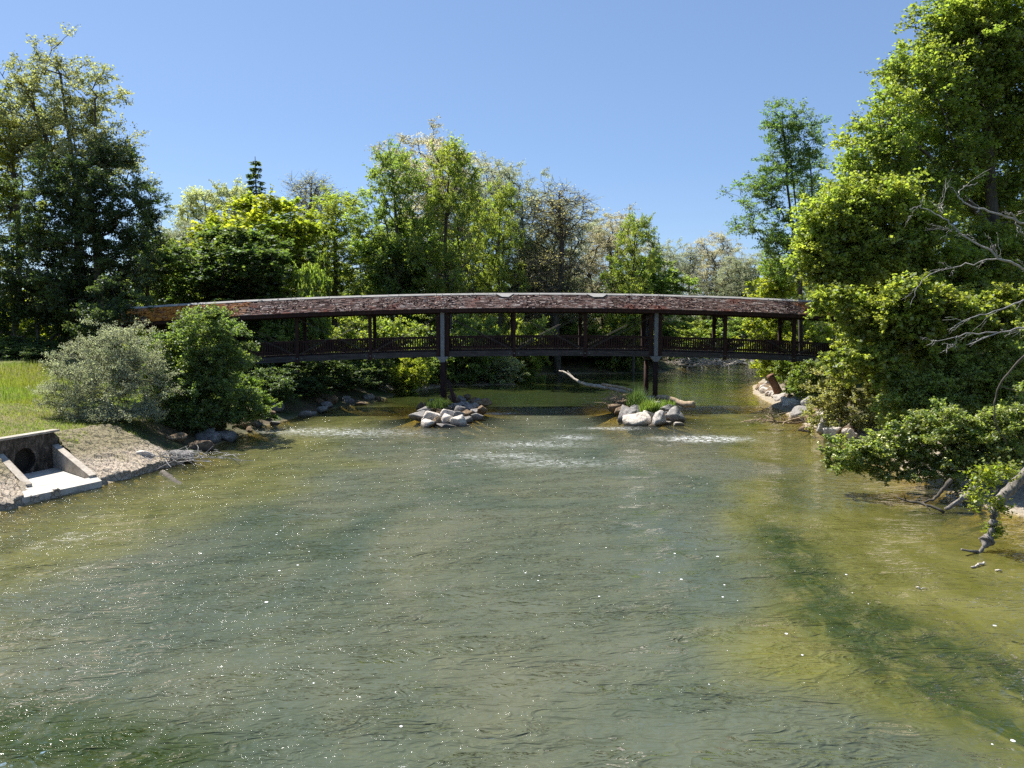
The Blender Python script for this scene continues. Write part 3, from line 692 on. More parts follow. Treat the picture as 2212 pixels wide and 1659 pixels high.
big('sycamore_tree', 2010, 30, [(1805, 655, 42, 22, 31), (1880, 715, 55, 32, 31), (1920, 680, 60, 35, 30), (1990, 650, 60, 40, 30), (2000, 740, 70, 40, 30), (1890, 790, 60, 35, 30), (2080, 700, 60, 40, 30), (2160, 680, 60, 50, 31)],
    [(2012, 800, 30), (2010, 700, 30), (2005, 600, 30)], 420, 60000, .125, 113, (.19, .23, .05), 'young maple with large leaves spreading in front of the right end of the bridge', group=RG, crad=.5, trunk_r=.10, shell=.45, up=1.0, aspect=1.15, upc=0.0, twigs=6)
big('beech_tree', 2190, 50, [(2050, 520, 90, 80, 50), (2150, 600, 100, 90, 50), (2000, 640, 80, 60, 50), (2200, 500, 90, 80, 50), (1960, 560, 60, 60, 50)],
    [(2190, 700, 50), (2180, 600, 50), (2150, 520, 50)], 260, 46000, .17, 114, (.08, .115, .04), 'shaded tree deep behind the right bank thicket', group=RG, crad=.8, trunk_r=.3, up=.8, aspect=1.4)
# bushes near the water
BGp = 'bushes crowding the right bank'
big('willow_bush', 225, 36.5, [(180, 790, 75, 55, 36.5), (260, 760, 80, 50, 36.5), (150, 850, 55, 50, 35.5), (230, 860, 80, 60, 35.5), (310, 820, 55, 60, 36.5), (215, 920, 60, 40, 34.8), (290, 910, 50, 45, 35)],
    [(225, 940, 36.0), (225, 880, 36.2)], 420, 78000, .075, 120, (.27, .29, .20), 'silvery grey willow bush on the left bank beside the outlet', 'bush', lm='willow_leaf', crad=.5, trunk_r=.06, shell=.5, up=.3, aspect=3.0, upc=.2, parts=('stems', 'foliage'))
big('alder_bush', 430, 40, [(440, 730, 70, 45, 40), (400, 790, 70, 60, 40), (480, 790, 60, 50, 40), (430, 860, 80, 55, 39), (360, 880, 60, 60, 38.5), (500, 870, 45, 45, 40), (460, 700, 35, 28, 40), (540, 870, 35, 25, 40.5), (350, 930, 45, 30, 37.5), (430, 925, 60, 30, 38.5), (510, 905, 45, 25, 40), (340, 800, 45, 60, 39.5)],
    [(430, 930, 40), (430, 860, 40)], 560, 84000, .105, 121, (.12, .17, .055), 'tall green bush standing before the left end of the bridge', 'bush', crad=.55, trunk_r=.07, shell=.5, up=.8, aspect=1.4, upc=.2, parts=('stems', 'foliage'))
big('hawthorn_bush', 1840, 41, [(1790, 850, 45, 45, 41), (1850, 830, 55, 45, 41), (1840, 895, 55, 35, 40), (1900, 870, 50, 50, 41), (1770, 900, 25, 25, 40)],
    [(1845, 900, 41), (1845, 860, 41)], 260, 42000, .085, 122, (.24, .24, .10), 'reddish green blossoming bush above the pale boulders on the right bank', 'bush', BGp, crad=.36, trunk_r=.05, up=.8, aspect=1.4, parts=('stems', 'foliage'))
big('elder_bush', 1990, 33, [(1960, 830, 60, 50, 33), (2040, 800, 60, 45, 33), (2100, 850, 70, 60, 33), (2000, 900, 60, 50, 32), (2180, 800, 60, 60, 33), (2180, 900, 60, 60, 32)],
    [(2000, 960, 33), (2010, 880, 33)], 360, 62000, .095, 123, (.19, .24, .07), 'broad green bush in the middle of the right bank thicket', 'bush', BGp, crad=.4, trunk_r=.06, up=.9, aspect=1.3, parts=('stems', 'foliage'))
big('dogwood_bush', 2060, 26.5, [(1830, 985, 50, 28, 26.5), (1900, 975, 55, 38, 26.5), (1970, 950, 60, 50, 26.5), (2050, 930, 70, 60, 26.5), (2120, 960, 70, 60, 26), (2190, 920, 60, 70, 26.5), (1960, 1010, 60, 25, 26), (2060, 1010, 60, 28, 26)],
    [(2150, 1000, 27), (2050, 960, 26.5), (1900, 985, 26.5)], 420, 78000, .08, 124, (.18, .225, .065), 'bush with pale blossom leaning low over the water on the right', 'bush', BGp, crad=.32, trunk_r=.06, up=1.0, aspect=1.3, upc=-.2, parts=('stems', 'foliage'))
big('viburnum_bush', 2110, 29.5, [(1985, 850, 60, 45, 29.5), (2075, 820, 65, 50, 29.5), (2150, 850, 60, 60, 29.5), (1945, 890, 42, 34, 29.2), (2040, 890, 60, 40, 29), (2200, 790, 50, 60, 29.5)],
    [(2110, 960, 29.5), (2090, 890, 29.5)], 420, 62000, .085, 129, (.20, .25, .07), 'tall bright leafy bush filling the right bank above the low leaning bush', 'bush', BGp, crad=.42, trunk_r=.05, up=.9, aspect=1.3, parts=('stems', 'foliage'))
big('hazel_bush', 1770, 50, [(1755, 812, 35, 24, 50), (1810, 815, 45, 30, 49), (1740, 830, 25, 30, 50), (1850, 780, 50, 40, 48)],
    [(1790, 850, 50), (1790, 810, 50)], 170, 26000, .11, 125, (.15, .20, .05), 'green bush under the right end of the deck', 'bush', BGp, crad=.42, trunk_r=.05, up=.8, aspect=1.4, parts=('stems', 'foliage'))
big('ivy_bush', 1690, 58, [(1700, 790, 30, 22, 58), (1715, 825, 25, 30, 57), (1760, 845, 25, 35, 53)],
    [(1705, 850, 58), (1705, 815, 58)], 110, 17000, .12, 126, (.13, .18, .035), 'light green growth on the bank beside the leaning stump', 'bush', BGp, crad=.42, trunk_r=.04, up=.8, aspect=1.5, parts=('stems', 'foliage'))
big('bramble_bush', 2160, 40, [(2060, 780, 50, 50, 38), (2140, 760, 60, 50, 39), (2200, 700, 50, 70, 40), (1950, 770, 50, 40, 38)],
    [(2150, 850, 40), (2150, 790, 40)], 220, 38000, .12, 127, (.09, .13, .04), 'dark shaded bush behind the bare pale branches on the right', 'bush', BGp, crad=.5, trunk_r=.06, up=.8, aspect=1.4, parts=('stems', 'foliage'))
big('currant_bush', 560, 44, [(560, 870, 28, 26, 43), (535, 840, 25, 25, 44)], [(555, 900, 44), (555, 870, 44)], 60, 9000, .09, 128, (.10, .16, .03),
    'small light green bush on the left bank at the tip of the shade', 'bush', crad=.3, trunk_r=.03, up=.8, aspect=1.4, parts=('stems', 'foliage'))
# blossoms of the two flowering bushes
def blossoms(parent_name, seed, n):
    o = bpy.data.objects[parent_name]; fol = [c for c in o.children if c.name.startswith('foliage')][0]
    me = fol.data; nv = len(me.vertices); co = np.zeros(nv * 3, np.float32); me.vertices.foreach_get('co', co); co = co.reshape(-1, 4, 3).mean(1)
    rng = np.random.RandomState(seed); i = rng.choice(len(co), n); c = co[i] + np.array([0, 0, .05])
    c = np.repeat(c, 3, 0) + rng.normal(0, .03, (n * 3, 3))
    b = link('blossoms', leaf_mesh('blossoms', c, np.full(len(c), .065), rng, 1.4, 1.1), M['blossom'], o)
k = NT('blossom'); M['blossom'] = k.pbr((.62, .62, .34), .8)
blossoms('dogwood_bush', 3, 1500); blossoms('hawthorn_bush', 4, 900); blossoms('elder_bush', 5, 700)

# ------------------------------------------------------------------ the covered bridge
BR = empty('covered_bridge', (0, 53, 0), R(3))
tag(BR, 'long arched wooden footbridge with mossy shingle roof spanning the river', 'bridge')
def arc(s, k=.0013): return -k * (s - 2) ** 2
S0, S1, WD = -26.6, 33.0, 2.5          # along the axis; width between the post rows
POSTS = [.15 + 4.92 * i for i in range(-5, 7)]
PIERS = (POSTS[4], POSTS[7])
def seg(step=.5): return np.arange(S0, S1 + 1e-6, step)
def strip(name, y0, y1, z0, z1, mat, a=S0, b=S1, step=1.0, gaps=0, parent=BR, k=.0013):
    m = MB(); xs = np.arange(a, b + 1e-6, step)
    base = len(m.v)
    for x in xs:
        z = arc(x, k)
        m.v += [(x, y0, z0 + z), (x, y1, z0 + z), (x, y1, z1 + z), (x, y0, z1 + z)]
    for i in range(len(xs) - 1):
        a_, b_ = base + i * 4, base + i * 4 + 4
        for q in range(4): m.f.append((a_ + q, b_ + q, b_ + (q + 1) % 4, a_ + (q + 1) % 4))
    m.f.append((base + 3, base + 2, base + 1, base)); e = base + (len(xs) - 1) * 4; m.f.append((e, e + 1, e + 2, e + 3))
    return m.build(name, mat, parent)
for y in (0.0, WD):
    strip('girder', y - .10, y + .10, 3.60, 3.97, M['girder'])
    strip('top_plate', y - .09, y + .09, 6.55, 6.80, M['dark_wood'])
strip('fascia', -.60, -.54, 6.62, 6.86, M['red_wood']); strip('fascia', WD + .54, WD + .60, 6.62, 6.86, M['red_wood'])
m = MB(); x = S0
while x < S1 - .2:
    m.box(x, x + .17, -.02 + .13, WD - .11, 3.975 + arc(x), 4.03 + arc(x)); x += .18
m.build('deck', M['dark_wood'], BR)
m = MB()
for x in np.arange(S0 + .3, S1, 1.23): m.box(x, x + .12, .105, WD - .105, 3.72 + arc(x), 3.97 + arc(x))
m.build('floor_beam', M['dark_wood'], BR)
for x in POSTS:
    for y in (0.0, WD):
        if x in PIERS: continue
        m = MB(); m.box(x - .11, x + .11, y - .115, y + .115, 3.50 + arc(x), 6.55 + arc(x)); m.build('post', M['red_wood'], BR)
        yy = -.125 if y == 0 else WD + .10
        for dx in (-.3, 0, .3):
            if y == 0: m = MB(); m.tube([(x + dx, yy, 3.79 + arc(x)), (x + dx, yy + .03, 3.79 + arc(x))], .045, 8); m.build('bolt', M['steel'], BR)
    m = MB(); m.box(x - .09, x + .09, .12, WD - .12, 6.42 + arc(x), 6.62 + arc(x))
    m.tube([(x, .1, 5.7 + arc(x)), (x, .7, 6.45 + arc(x))], .05, 4); m.tube([(x, WD - .1, 5.7 + arc(x)), (x, WD - .7, 6.45 + arc(x))], .05, 4)
    m.build('tie_beam', M['dark_wood'], BR)
for x in PIERS:
    for y, sg in ((0.0, -1), (WD, 1)):
        for dx in (-.30, .30):
            m = MB(); m.box(x + dx - .14, x + dx + .14, y - .13, y + .13, 3.50 + arc(x), 6.55 + arc(x)); m.build('post', M['red_wood'], BR)
        m = MB(); yo = y + sg * .20       # H section steel post
        m.box(x - .13, x + .13, yo - .10, yo - .085, 3.35, 6.75 + arc(x)); m.box(x - .13, x + .13, yo + .085, yo + .10, 3.35, 6.75 + arc(x))
        m.box(x - .012, x + .012, yo - .084, yo + .084, 3.35, 6.75 + arc(x))
        s_ = m.build('steel_post', M['steel'], BR)
        m = MB()
        m.hexa([(x - .13, yo - .13, 3.18), (x + .13, yo - .13, 3.18), (x + .13, yo + .13, 3.18), (x - .13, yo + .13, 3.18),
                (x - .42, yo - .13, 3.56), (x + .42, yo - .13, 3.56), (x + .42, yo + .13, 3.56), (x - .42, yo + .13, 3.56)])
        m.build('bracket', M['steel'], s_)
        m = MB(); m.tube([(x, yo * .8 if sg < 0 else y + .1, -1.2), (x, yo * .8 if sg < 0 else y + .1, 3.17)], .18, 12); m.build('pier_leg', M['dark_wood'] if sg < 0 else M['red_wood'], BR, True)
    m = MB(); m.box(x - .12, x + .12, .12, WD - .12, 3.25, 3.55); m.build('pier_beam', M['dark_wood'], BR)
# railings, one per bay and side
for y, sg in ((.17, 1), (WD - .17, -1)):
    xs_ = [S0] + POSTS + [S1]
    for i in range(len(xs_) - 1):
        a, b = xs_[i] + .12, xs_[i + 1] - .12
        if b - a < .6: continue
        m = MB(); dz = arc(b) - arc(a)
        m.box(a, b, y - .06, y + .06, 4.86 + arc(a), 4.98 + arc(a), dz); m.box(a, b, y - .05, y + .05, 4.16 + arc(a), 4.26 + arc(a), dz)
        n = int((b - a) / .165); rng = random.Random(i)
        for k_ in range(n):
            x = a + (k_ + .5) * (b - a) / n; w = .045
            m.box(x - w, x + w, y + sg * -.075, y + sg * -.052 if sg > 0 else y + .085, 4.10 + arc(x) + rng.uniform(-.01, .01), 4.85 + arc(x))
        m.build('railing', M['red_wood'] if y < 1 else M['dark_wood'], BR)
# steel tie rods in the bays
Z0, Z1 = 4.05, 6.45
def rod(a, b, up, y):
    m = MB()
    for off in (-.035, .035):
        z0 = (Z0 if up else Z1) + arc(a); z1 = (Z1 if up else Z0) + arc(b)
        m.tube([(a, y, z0 + off), (b, y, z1 + off)], .013, 6)
    m.build('tie_rod', M['rod'], BR)
pat = {0: '/', 1: '\\', 2: '/', 3: '/\\', 4: '/', 5: '\\', 6: '/\\', 7: '/', 8: '\\', 9: '/\\', 10: '/', 11: '\\'}
pat = {i - 1: v for i, v in {1: '/', 2: '\\', 3: '/\\', 4: '/', 5: '\\', 6: '/\\', 7: '/', 8: '\\', 9: '/\\', 10: '/'}.items()}
for i in range(len(POSTS) - 1):
    for ch in pat.get(i, ''):
        for y in (-.01 - .13, WD + .14):
            rod(POSTS[i] + .15, POSTS[i + 1] - .15, ch == '/', y)
# roof: sheathing, rafters, shingles
def roof_pt(t, side):   # t 0 eave .. 1 ridge ; side 0 near, 1 far
    y = -.62 + t * (WD / 2 + .62); z = 6.86 + t * 1.0
    return (y if side == 0 else WD - y, z)
m = MB(); xsr = np.arange(S0, S1 + 1e-6, 1.0)
for side in (0, 1):
    b0 = len(m.v)
    for x in xsr:
        for t in (0, 1):
            y, z = roof_pt(t, side); m.v += [(x, y, z + arc(x)), (x, y, z + arc(x) - .04)]
    for i in range(len(xsr) - 1):
        a, b = b0 + i * 4, b0 + i * 4 + 4
        m.f += [(a, b, b + 2, a + 2), (a + 1, a + 3, b + 3, b + 1), (a, a + 1, b + 1, b)]
m.build('roof_boards', M['dark_wood'], BR)
m = MB()
for x in np.arange(S0 + .4, S1, .82):
    for side in (0, 1):
        (y0, z0), (y1, z1) = roof_pt(0.02, side), roof_pt(.98, side); z = arc(x)
        m.hexa([(x, y0, z0 - .17 + z), (x + .08, y0, z0 - .17 + z), (x + .08, y1, z1 - .17 + z), (x, y1, z1 - .17 + z),
                (x, y0, z0 - .045 + z), (x + .08, y0, z0 - .045 + z), (x + .08, y1, z1 - .045 + z), (x, y1, z1 - .045 + z)])
m.build('rafter', M['dark_wood'], BR)
rng = np.random.RandomState(9); V = []; Fq = []; tone = []; org = []
NC = 11
for side in (0, 1):
    for c in range(NC):
        x = S0 - rng.uniform(0, .1)
        while x < S1:
            w = rng.uniform(.14, .42); t0 = c / NC - .012 + rng.uniform(-.012, .012); t1 = (c + 1.35) / NC
            t1 = min(t1, 1.0)
            (y0, z0), (y1, z1) = roof_pt(t0, side), roof_pt(t1, side); lift = rng.uniform(.03, .075); g = .008
            xa, xb = x + g, x + w - g; za, zb = arc(xa), arc(xb); n = len(V); tw = rng.uniform(-.012, .012)
            V += [(xa, y0, z0 + za + lift + tw), (xb, y0, z0 + zb + lift - tw), (xb, y1, z1 + zb + .012), (xa, y1, z1 + za + .012),
                  (xa, y0, z0 + za + .004), (xb, y0, z0 + zb + .004)]
            Fq += [(n, n + 1, n + 2, n + 3), (n + 4, n + 5, n + 1, n)]
            tv = rng.beta(2.2, 2.6); o_ = max(0, 1 - (x + 27) / 11 * 1.0) if x < -18 else (max(0, (x - 19.5) / 3) if x > 19.5 else 0)
            tone += [tv, tv * .6]; org += [min(1, o_ * 1.8)] * 2
            x += w
me = mesh_np('roof_shingles', V, Fq, {'tone': ('FACE', tone), 'orange': ('FACE', org)})
link('roof_shingles', me, M['shingle'], BR)
# moss cushions on the shingles
rng = np.random.RandomState(19); n = 7000
sx = rng.uniform(S0, S1, n); tt = rng.uniform(0, 1, n); sd2 = rng.randint(0, 2, n)
pp = np.array([[x, *roof_pt(t, s_)] for x, t, s_ in zip(sx, tt, sd2)]); pp[:, 2] += arc(pp[:, 0]) + .055
keep = (fbm(np.stack([sx * .7, tt * 3, sd2 * 9.], -1), 5, 3) > -.15) | (sx < -20); pp = pp[keep]
om = np.clip(np.where(pp[:, 0] < -18, 1.4 * (1 - (pp[:, 0] + 27) / 11), np.where(pp[:, 0] > 19.5, (pp[:, 0] - 19.5) / 3, 0)), 0, 1)
mo = link('moss', leaf_mesh('moss', pp, np.full(len(pp), .13), rng, 1.6, 1.1), None, BR)
a = mo.data.attributes.new('orange', 'FLOAT', 'FACE'); a.data.foreach_set('value', om.astype(np.float32)); mo.data.materials.append(M['shingle'])
# pale ridge boards, some slipped
rng = random.Random(4); x = S0
while x < S1 - .5:
    L = rng.choice([1.6, 2.2, 2.6, 3.0]); L = min(L, S1 - x); slip = rng.random() < .12
    m = MB()
    for side in (0, 1):
        (y0, z0), (y1, z1) = roof_pt(.90, side), roof_pt(1.0, side); e = .05 + rng.uniform(0, .015)
        m.hexa([(x, y0, z0 + e + arc(x)), (x + L - .03, y0, z0 + e + arc(x + L)), (x + L - .03, y1, z1 + e + .02 + arc(x + L)), (x, y1, z1 + e + .02 + arc(x)),
                (x, y0, z0 + e + .03 + arc(x)), (x + L - .03, y0, z0 + e + .03 + arc(x + L)), (x + L - .03, y1, z1 + e + .05 + arc(x + L)), (x, y1, z1 + e + .05 + arc(x))])
    m.build('ridge_board', M['ridge'], BR); x += L
for (x, L) in ((-1.1, 1.3), (5.3, 1.5)):
    (y0, z0), (y1, z1) = roof_pt(.70, 0), roof_pt(.93, 0); m = MB()
    m.hexa([(x + .45, y0, z0 + .10 + arc(x)), (x + L - .4, y0, z0 + .10 + arc(x)), (x + L, y1, z1 + .10 + arc(x)), (x, y1, z1 + .10 + arc(x)),
            (x + .45, y0, z0 + .13 + arc(x)), (x + L - .4, y0, z0 + .13 + arc(x)), (x + L, y1, z1 + .13 + arc(x)), (x, y1, z1 + .13 + arc(x))])
    m.build('ridge_board', M['ridge'], BR)

# ------------------------------------------------------------------ rocks
def rock_mesh(seed, sub=3):
    rng = np.random.RandomState(seed); bm = bmesh.new(); bmesh.ops.create_icosphere(bm, subdivisions=sub + 1, radius=1)
    D = np.array([v.co[:] for v in bm.verts]); D /= np.linalg.norm(D, axis=1)[:, None]
    N = rng.normal(0, 1, (11, 3)); N /= np.linalg.norm(N, axis=1)[:, None]; d0 = rng.uniform(.52, .88, 11)
    c = D @ N.T; r = np.min(np.where(c > .05, d0 / np.maximum(c, .05), 9), axis=1); r = np.minimum(r, 1.3)
    r = r * (1 + .10 * fbm(D * 1.8 + seed, seed, 3) + .05 * fbm(D * 6 + seed, seed, 3))
    for v, q in zip(bm.verts, D * r[:, None]): v.co = q
    me = bpy.data.meshes.new('boulder'); bm.to_mesh(me); bm.free(); me.shade_smooth(); me.materials.append(M['stone']); return me
ROCKS = [rock_mesh(200 + i) for i in range(8)]
rr_ = random.Random(8); rock_n = [0]
def rock(px, py, w, h, Y, label, group=None, mat='stone', tilt=.25):
    """rock seen centred at (px,py) with half sizes w,h in photo pixels"""
    x, y, z = P(px, py, Y); s = Y / 1659
    o = bpy.data.objects.new('boulder', ROCKS[rock_n[0] % 8]); rock_n[0] += 1; C.objects.link(o)
    o.location = (x, y + w * s * .5, z - h * s * .1); a = w * s * 1.42; b = max(h * s * 1.6, a * .6)
    o.scale = (a, a * rr_.uniform(.75, 1.0), b); o.rotation_euler = (rr_.uniform(-tilt, tilt), rr_.uniform(-tilt, tilt), rr_.uniform(0, 6.28))
    o.material_slots[0].link = 'OBJECT'; o.material_slots[0].material = M[mat]
    tag(o, label, 'rock', group); return o
gl_ = 'rocks piled round the left pier'; gr_ = 'rocks piled round the right pier'
lp = lambda x, y: ((x / 5.53 + 1600) * .54, (y / 5.53 + 1480) * .54)
def depL(py): return 43.6 + (925 - py) / 70 * 10
LI = [(610, 1215, 175, 85, 'whitish flat boulder at the front left corner of the left pier pile', 'stone'), (530, 1120, 80, 60, 'small pale block behind the whitish flat boulder of the left pile', 'stone'),
 (750, 1060, 150, 120, 'large round-topped boulder behind the whitish flat one in the left pile', 'stone'), (1020, 1130, 140, 125, 'upright squarish boulder in the front middle of the left pile', 'stone'),
 (1290, 1180, 130, 120, 'pale rugged boulder at the front right of the left pile', 'stone'), (775, 1175, 85, 85, 'small brown-pink stone wedged before the round-topped boulder', 'brown_stone'),
 (945, 1255, 110, 55, 'low stone at the waterline in front of the upright squarish boulder', 'stone'), (1100, 975, 145, 80, 'grey slab boulder on top of the upright squarish one', 'stone'),
 (1310, 1010, 100, 75, 'grey boulder right of the slab on the left pile', 'grey_stone'), (1185, 1210, 50, 50, 'fist of dark stone between the two front boulders of the left pile', 'brown_stone'),
 (1490, 1245, 70, 25, 'small stone barely above water right of the left pile', 'stone'), (1500, 1120, 120, 70, 'grey sloping boulder in shade at the right foot of the left pile', 'grey_stone'),
 (440, 1050, 170, 90, 'blue-grey boulder in shade at the left foot of the left pile', 'grey_stone'), (500, 920, 110, 50, 'dark flat stone on the blue-grey boulder of the left pile', 'grey_stone'),
 (570, 800, 80, 70, 'brown lit stone at the upper left of the left pile', 'brown_stone'), (445, 815, 70, 60, 'dark mossy stone at the outer left of the left pile', 'brown_stone'),
 (1820, 735, 130, 70, 'brown pointed boulder at the far right of the left pile', 'brown_stone'), (1810, 890, 110, 85, 'dark brown block under the brown pointed boulder', 'brown_stone'),
 (1640, 910, 80, 50, 'light flat stone left of the dark brown block', 'stone'), (1490, 600, 75, 50, 'moss-topped brown stone highest at the right of the left pile', 'brown_stone')]
for (x, y, w, h, lab, mt) in LI:
    px, py = lp(x, y); rock(px, py, w / 10.24, h / 10.24, depL(py + h / 12), lab, gl_, mt)
for (x, y, w, h) in ((870, 940, 80, 60), (1120, 600, 75, 50), (1380, 650, 90, 50), (1600, 690, 80, 60), (1700, 700, 70, 50), (1450, 780, 110, 70), (1250, 800, 100, 70), (1700, 1040, 120, 60), (1000, 850, 110, 60),
                     (1360, 890, 110, 75), (1570, 830, 90, 70), (700, 900, 100, 60), (1100, 1290, 120, 30), (1500, 960, 110, 60), (950, 740, 80, 50), (700, 700, 70, 50), (1250, 690, 80, 50), (1700, 820, 80, 60)):
    px, py = lp(x, y); rock(px, py, w / 10.24, h / 10.24, depL(py + h / 12), 'shaded grey-brown rock in the inner heap around the left pier leg', gl_, rr_.choice(['grey_stone', 'brown_stone', 'grey_stone']))
rp = lambda x, y: ((x / 4.424 + 2350) * .54, (y / 4.424 + 1480) * .54)
def depR(py): return 43.6 + (925 - py) / 75 * 10
RI = [(960, 905, 190, 110, 'big cream flat-faced boulder at the front of the right pier pile', 'stone'), (1100, 810, 115, 80, 'pale boulder leaning behind the big cream one', 'stone'),
 (1270, 910, 120, 115, 'white slanted boulder right of the big cream one', 'stone'), (1430, 850, 110, 75, 'mottled grey boulder right of the white slanted one', 'brown_stone'),
 (1435, 940, 60, 28, 'small flat white stone at the waterline of the right pile', 'stone'), (1600, 975, 75, 38, 'lone low stone in the water right of the right pile', 'stone'),
 (700, 820, 135, 120, 'dark blue-grey boulder left of the big cream one', 'grey_stone'), (730, 915, 70, 50, 'dark stone at the water under the dark blue-grey boulder', 'grey_stone'),
 (545, 660, 110, 50, 'long tan stone at the left edge of the right pile', 'brown_stone'), (690, 600, 60, 80, 'upright tan stone beside the dry brush of the right pile', 'brown_stone'),
 (620, 725, 100, 50, 'tan stone below the long tan one', 'brown_stone'), (1420, 720, 150, 90, 'shaded grey boulder under the broken log', 'grey_stone'),
 (1570, 830, 125, 115, 'large dark boulder at the right end of the right pile', 'grey_stone'), (1350, 600, 85, 70, 'dark brown block beneath the root of the broken log', 'brown_stone'),
 (1445, 620, 50, 30, 'small pale stone just under the broken log', 'stone'), (1180, 1010, 60, 20, 'flat wet stone between the two front boulders of the right pile', 'brown_stone')]
for (x, y, w, h, lab, mt) in RI:
    px, py = rp(x, y); rock(px, py, w / 8.19, h / 8.19, depR(py + h / 10), lab, gr_, mt)
for (x, y, w, h) in ((900, 740, 120, 80), (1050, 700, 110, 70), (1250, 740, 110, 80), (900, 620, 110, 80), (1100, 560, 110, 80), (1200, 640, 100, 70), (850, 880, 80, 60), (800, 720, 90, 60), (1340, 800, 80, 60)):
    px, py = rp(x, y); rock(px, py, w / 8.19, h / 8.19, depR(py + h / 10) + .4, 'half hidden rock packed under the grass around the right pier legs', gr_, 'grey_stone')
# right bank riprap
zp = lambda x, y: ((x / 2.212 + 2700) * .54, (y / 2.212 + 1100) * .54)
gb = 'boulders along the right bank'
for (x, y, w, h, Y, lab, mt) in ((1390, 1310, 72, 45, 41, 'largest white boulder on the right bank below the blossoming bush', 'stone'), (1310, 1375, 58, 45, 39.5, 'tan boulder at the water left of the mottled one on the right bank', 'stone'),
  (1398, 1392, 65, 45, 39, 'mottled white boulder at the water on the right bank', 'stone'), (1560, 1408, 45, 28, 38.3, 'squared white block lying on the gravel of the right bank', 'stone'),
  (1150, 1240, 70, 60, 45.5, 'black shaded boulder at the water under the bank bushes', 'grey_stone'), (1185, 1165, 50, 60, 46, 'dark shaded boulder above the black one', 'grey_stone'),
  (1440, 1215, 50, 55, 42.5, 'grey lichen boulder tucked under the blossoming bush', 'grey_stone'), (1225, 1265, 40, 35, 44.3, 'tan block right of the black shaded boulder', 'brown_stone'),
  (1165, 1355, 45, 25, 41.5, 'small brown stone among the fallen branches', 'brown_stone')):
    px, py = zp(x, y); rock(px, py, w / 4.1, h / 4.1, Y, lab, gb, mt)
for i in range(26):
    t = rr_.random(); x = 1230 + 330 * t + rr_.uniform(-20, 20); y = 1215 + 150 * t + rr_.uniform(-35, 40); px, py = zp(x, y)
    gx, gy, gz = G(px, py, .45); rock(px, py, rr_.uniform(5, 11), rr_.uniform(4, 8), gy, 'rough pale rock in the loose heap below the blossoming bush', gb, rr_.choice(['stone', 'stone', 'brown_stone']))
for i in range(56):
    t = rr_.random(); x = 760 + 360 * t + rr_.uniform(-10, 60); y = 1010 + 175 * t + rr_.uniform(-45, 5); px, py = zp(x, y)
    gx, gy, gz = G(px, py, .35); rock(px, py, rr_.uniform(5, 13), rr_.uniform(3, 6), min(gy, 66), ('white rock of the stony point just below the leaning stump' if t < .35 else ('white rock on the flat middle of the stony point right of the stump' if t < .7 else 'pale rock at the near end of the stony point by the black boulders')), gb, rr_.choice(['stone', 'stone', 'stone', 'brown_stone']))
# shaded left bank rocks
for i in range(26):
    t = rr_.random(); y = 34 + 24 * t; xx = np.interp(y, [32.4, 36.5, 42, 48, 51.8, 57.7, 60], [-13.9, -14.3, -14.2, -13.2, -12.2, -10.2, -9.8]); off = rr_.uniform(-.3, 1.6)
    o = bpy.data.objects.new('boulder', ROCKS[i % 8]); C.objects.link(o); s = rr_.uniform(.25, .6)
    o.location = (xx - off, y, .1 + off * .32); o.scale = (s, s * .8, s * .6); o.rotation_euler = (rr_.uniform(-.3, .3), rr_.uniform(-.3, .3), rr_.uniform(0, 6))
    o.material_slots[0].link = 'OBJECT'; o.material_slots[0].material = M[rr_.choice(['grey_stone', 'brown_stone'])]
    where = 'under the silver bush' if y < 38 else ('below the tall green bush' if y < 44 else ('near the small light green bush' if y < 50 else 'under the left part of the deck'))
    tag(o, 'shaded grey rock on the left bank waterline ' + where, 'rock', 'rocks along the shaded left bank')
o = rock(395, 985, 20, 8, 32.5, 'long grey slab lying on the left bank under the silver bush', 'rocks along the shaded left bank', 'grey_stone', .1)
o = rock(305, 985, 16, 8, 31.5, 'pale grey slab at the edge of the paved slope by the outlet', 'rocks along the shaded left bank', 'stone', .1)

# ------------------------------------------------------------------ concrete outlet and the stone-paved slope
SH = [(-17.0, 14), (-16.8, 18), (-16.3, 24.0), (-15.8, 25.6), (-15.2, 27.8), (-14.7, 29.9), (-13.95, 32.2)]
sp = np.array(bend([(a, b, 0) for a, b in SH], 14))[:, :2]
tan = np.gradient(sp, axis=0); tan /= np.linalg.norm(tan, axis=1)[:, None]; nrm = np.stack([-tan[:, 1], tan[:, 0]], -1)
prof = [(-.10, -.5), (-.02, -.02), (.03, .10), (.0, .22), (.18, .27), (.6, .36), (1.0, .50), (1.5, .68), (2.0, .86), (2.5, 1.04), (3.0, 1.22), (3.5, 1.38), (4.0, 1.46), (4.4, 1.40), (4.6, 1.0)]
OUTL = [(-17.0, 26.0), (-16.1, 24.95), (-14.95, 27.6), (-15.2, 27.75), (-18.05, 30.25), (-19.2, 27.8)]
def in_poly(x, y, poly):
    c = False; n = len(poly)
    for i in range(n):
        (ax, ay), (bx, by) = poly[i], poly[(i + 1) % n]
        if (ay > y) != (by > y) and x < (bx - ax) * (y - ay) / (by - ay) + ax: c = not c
    return c
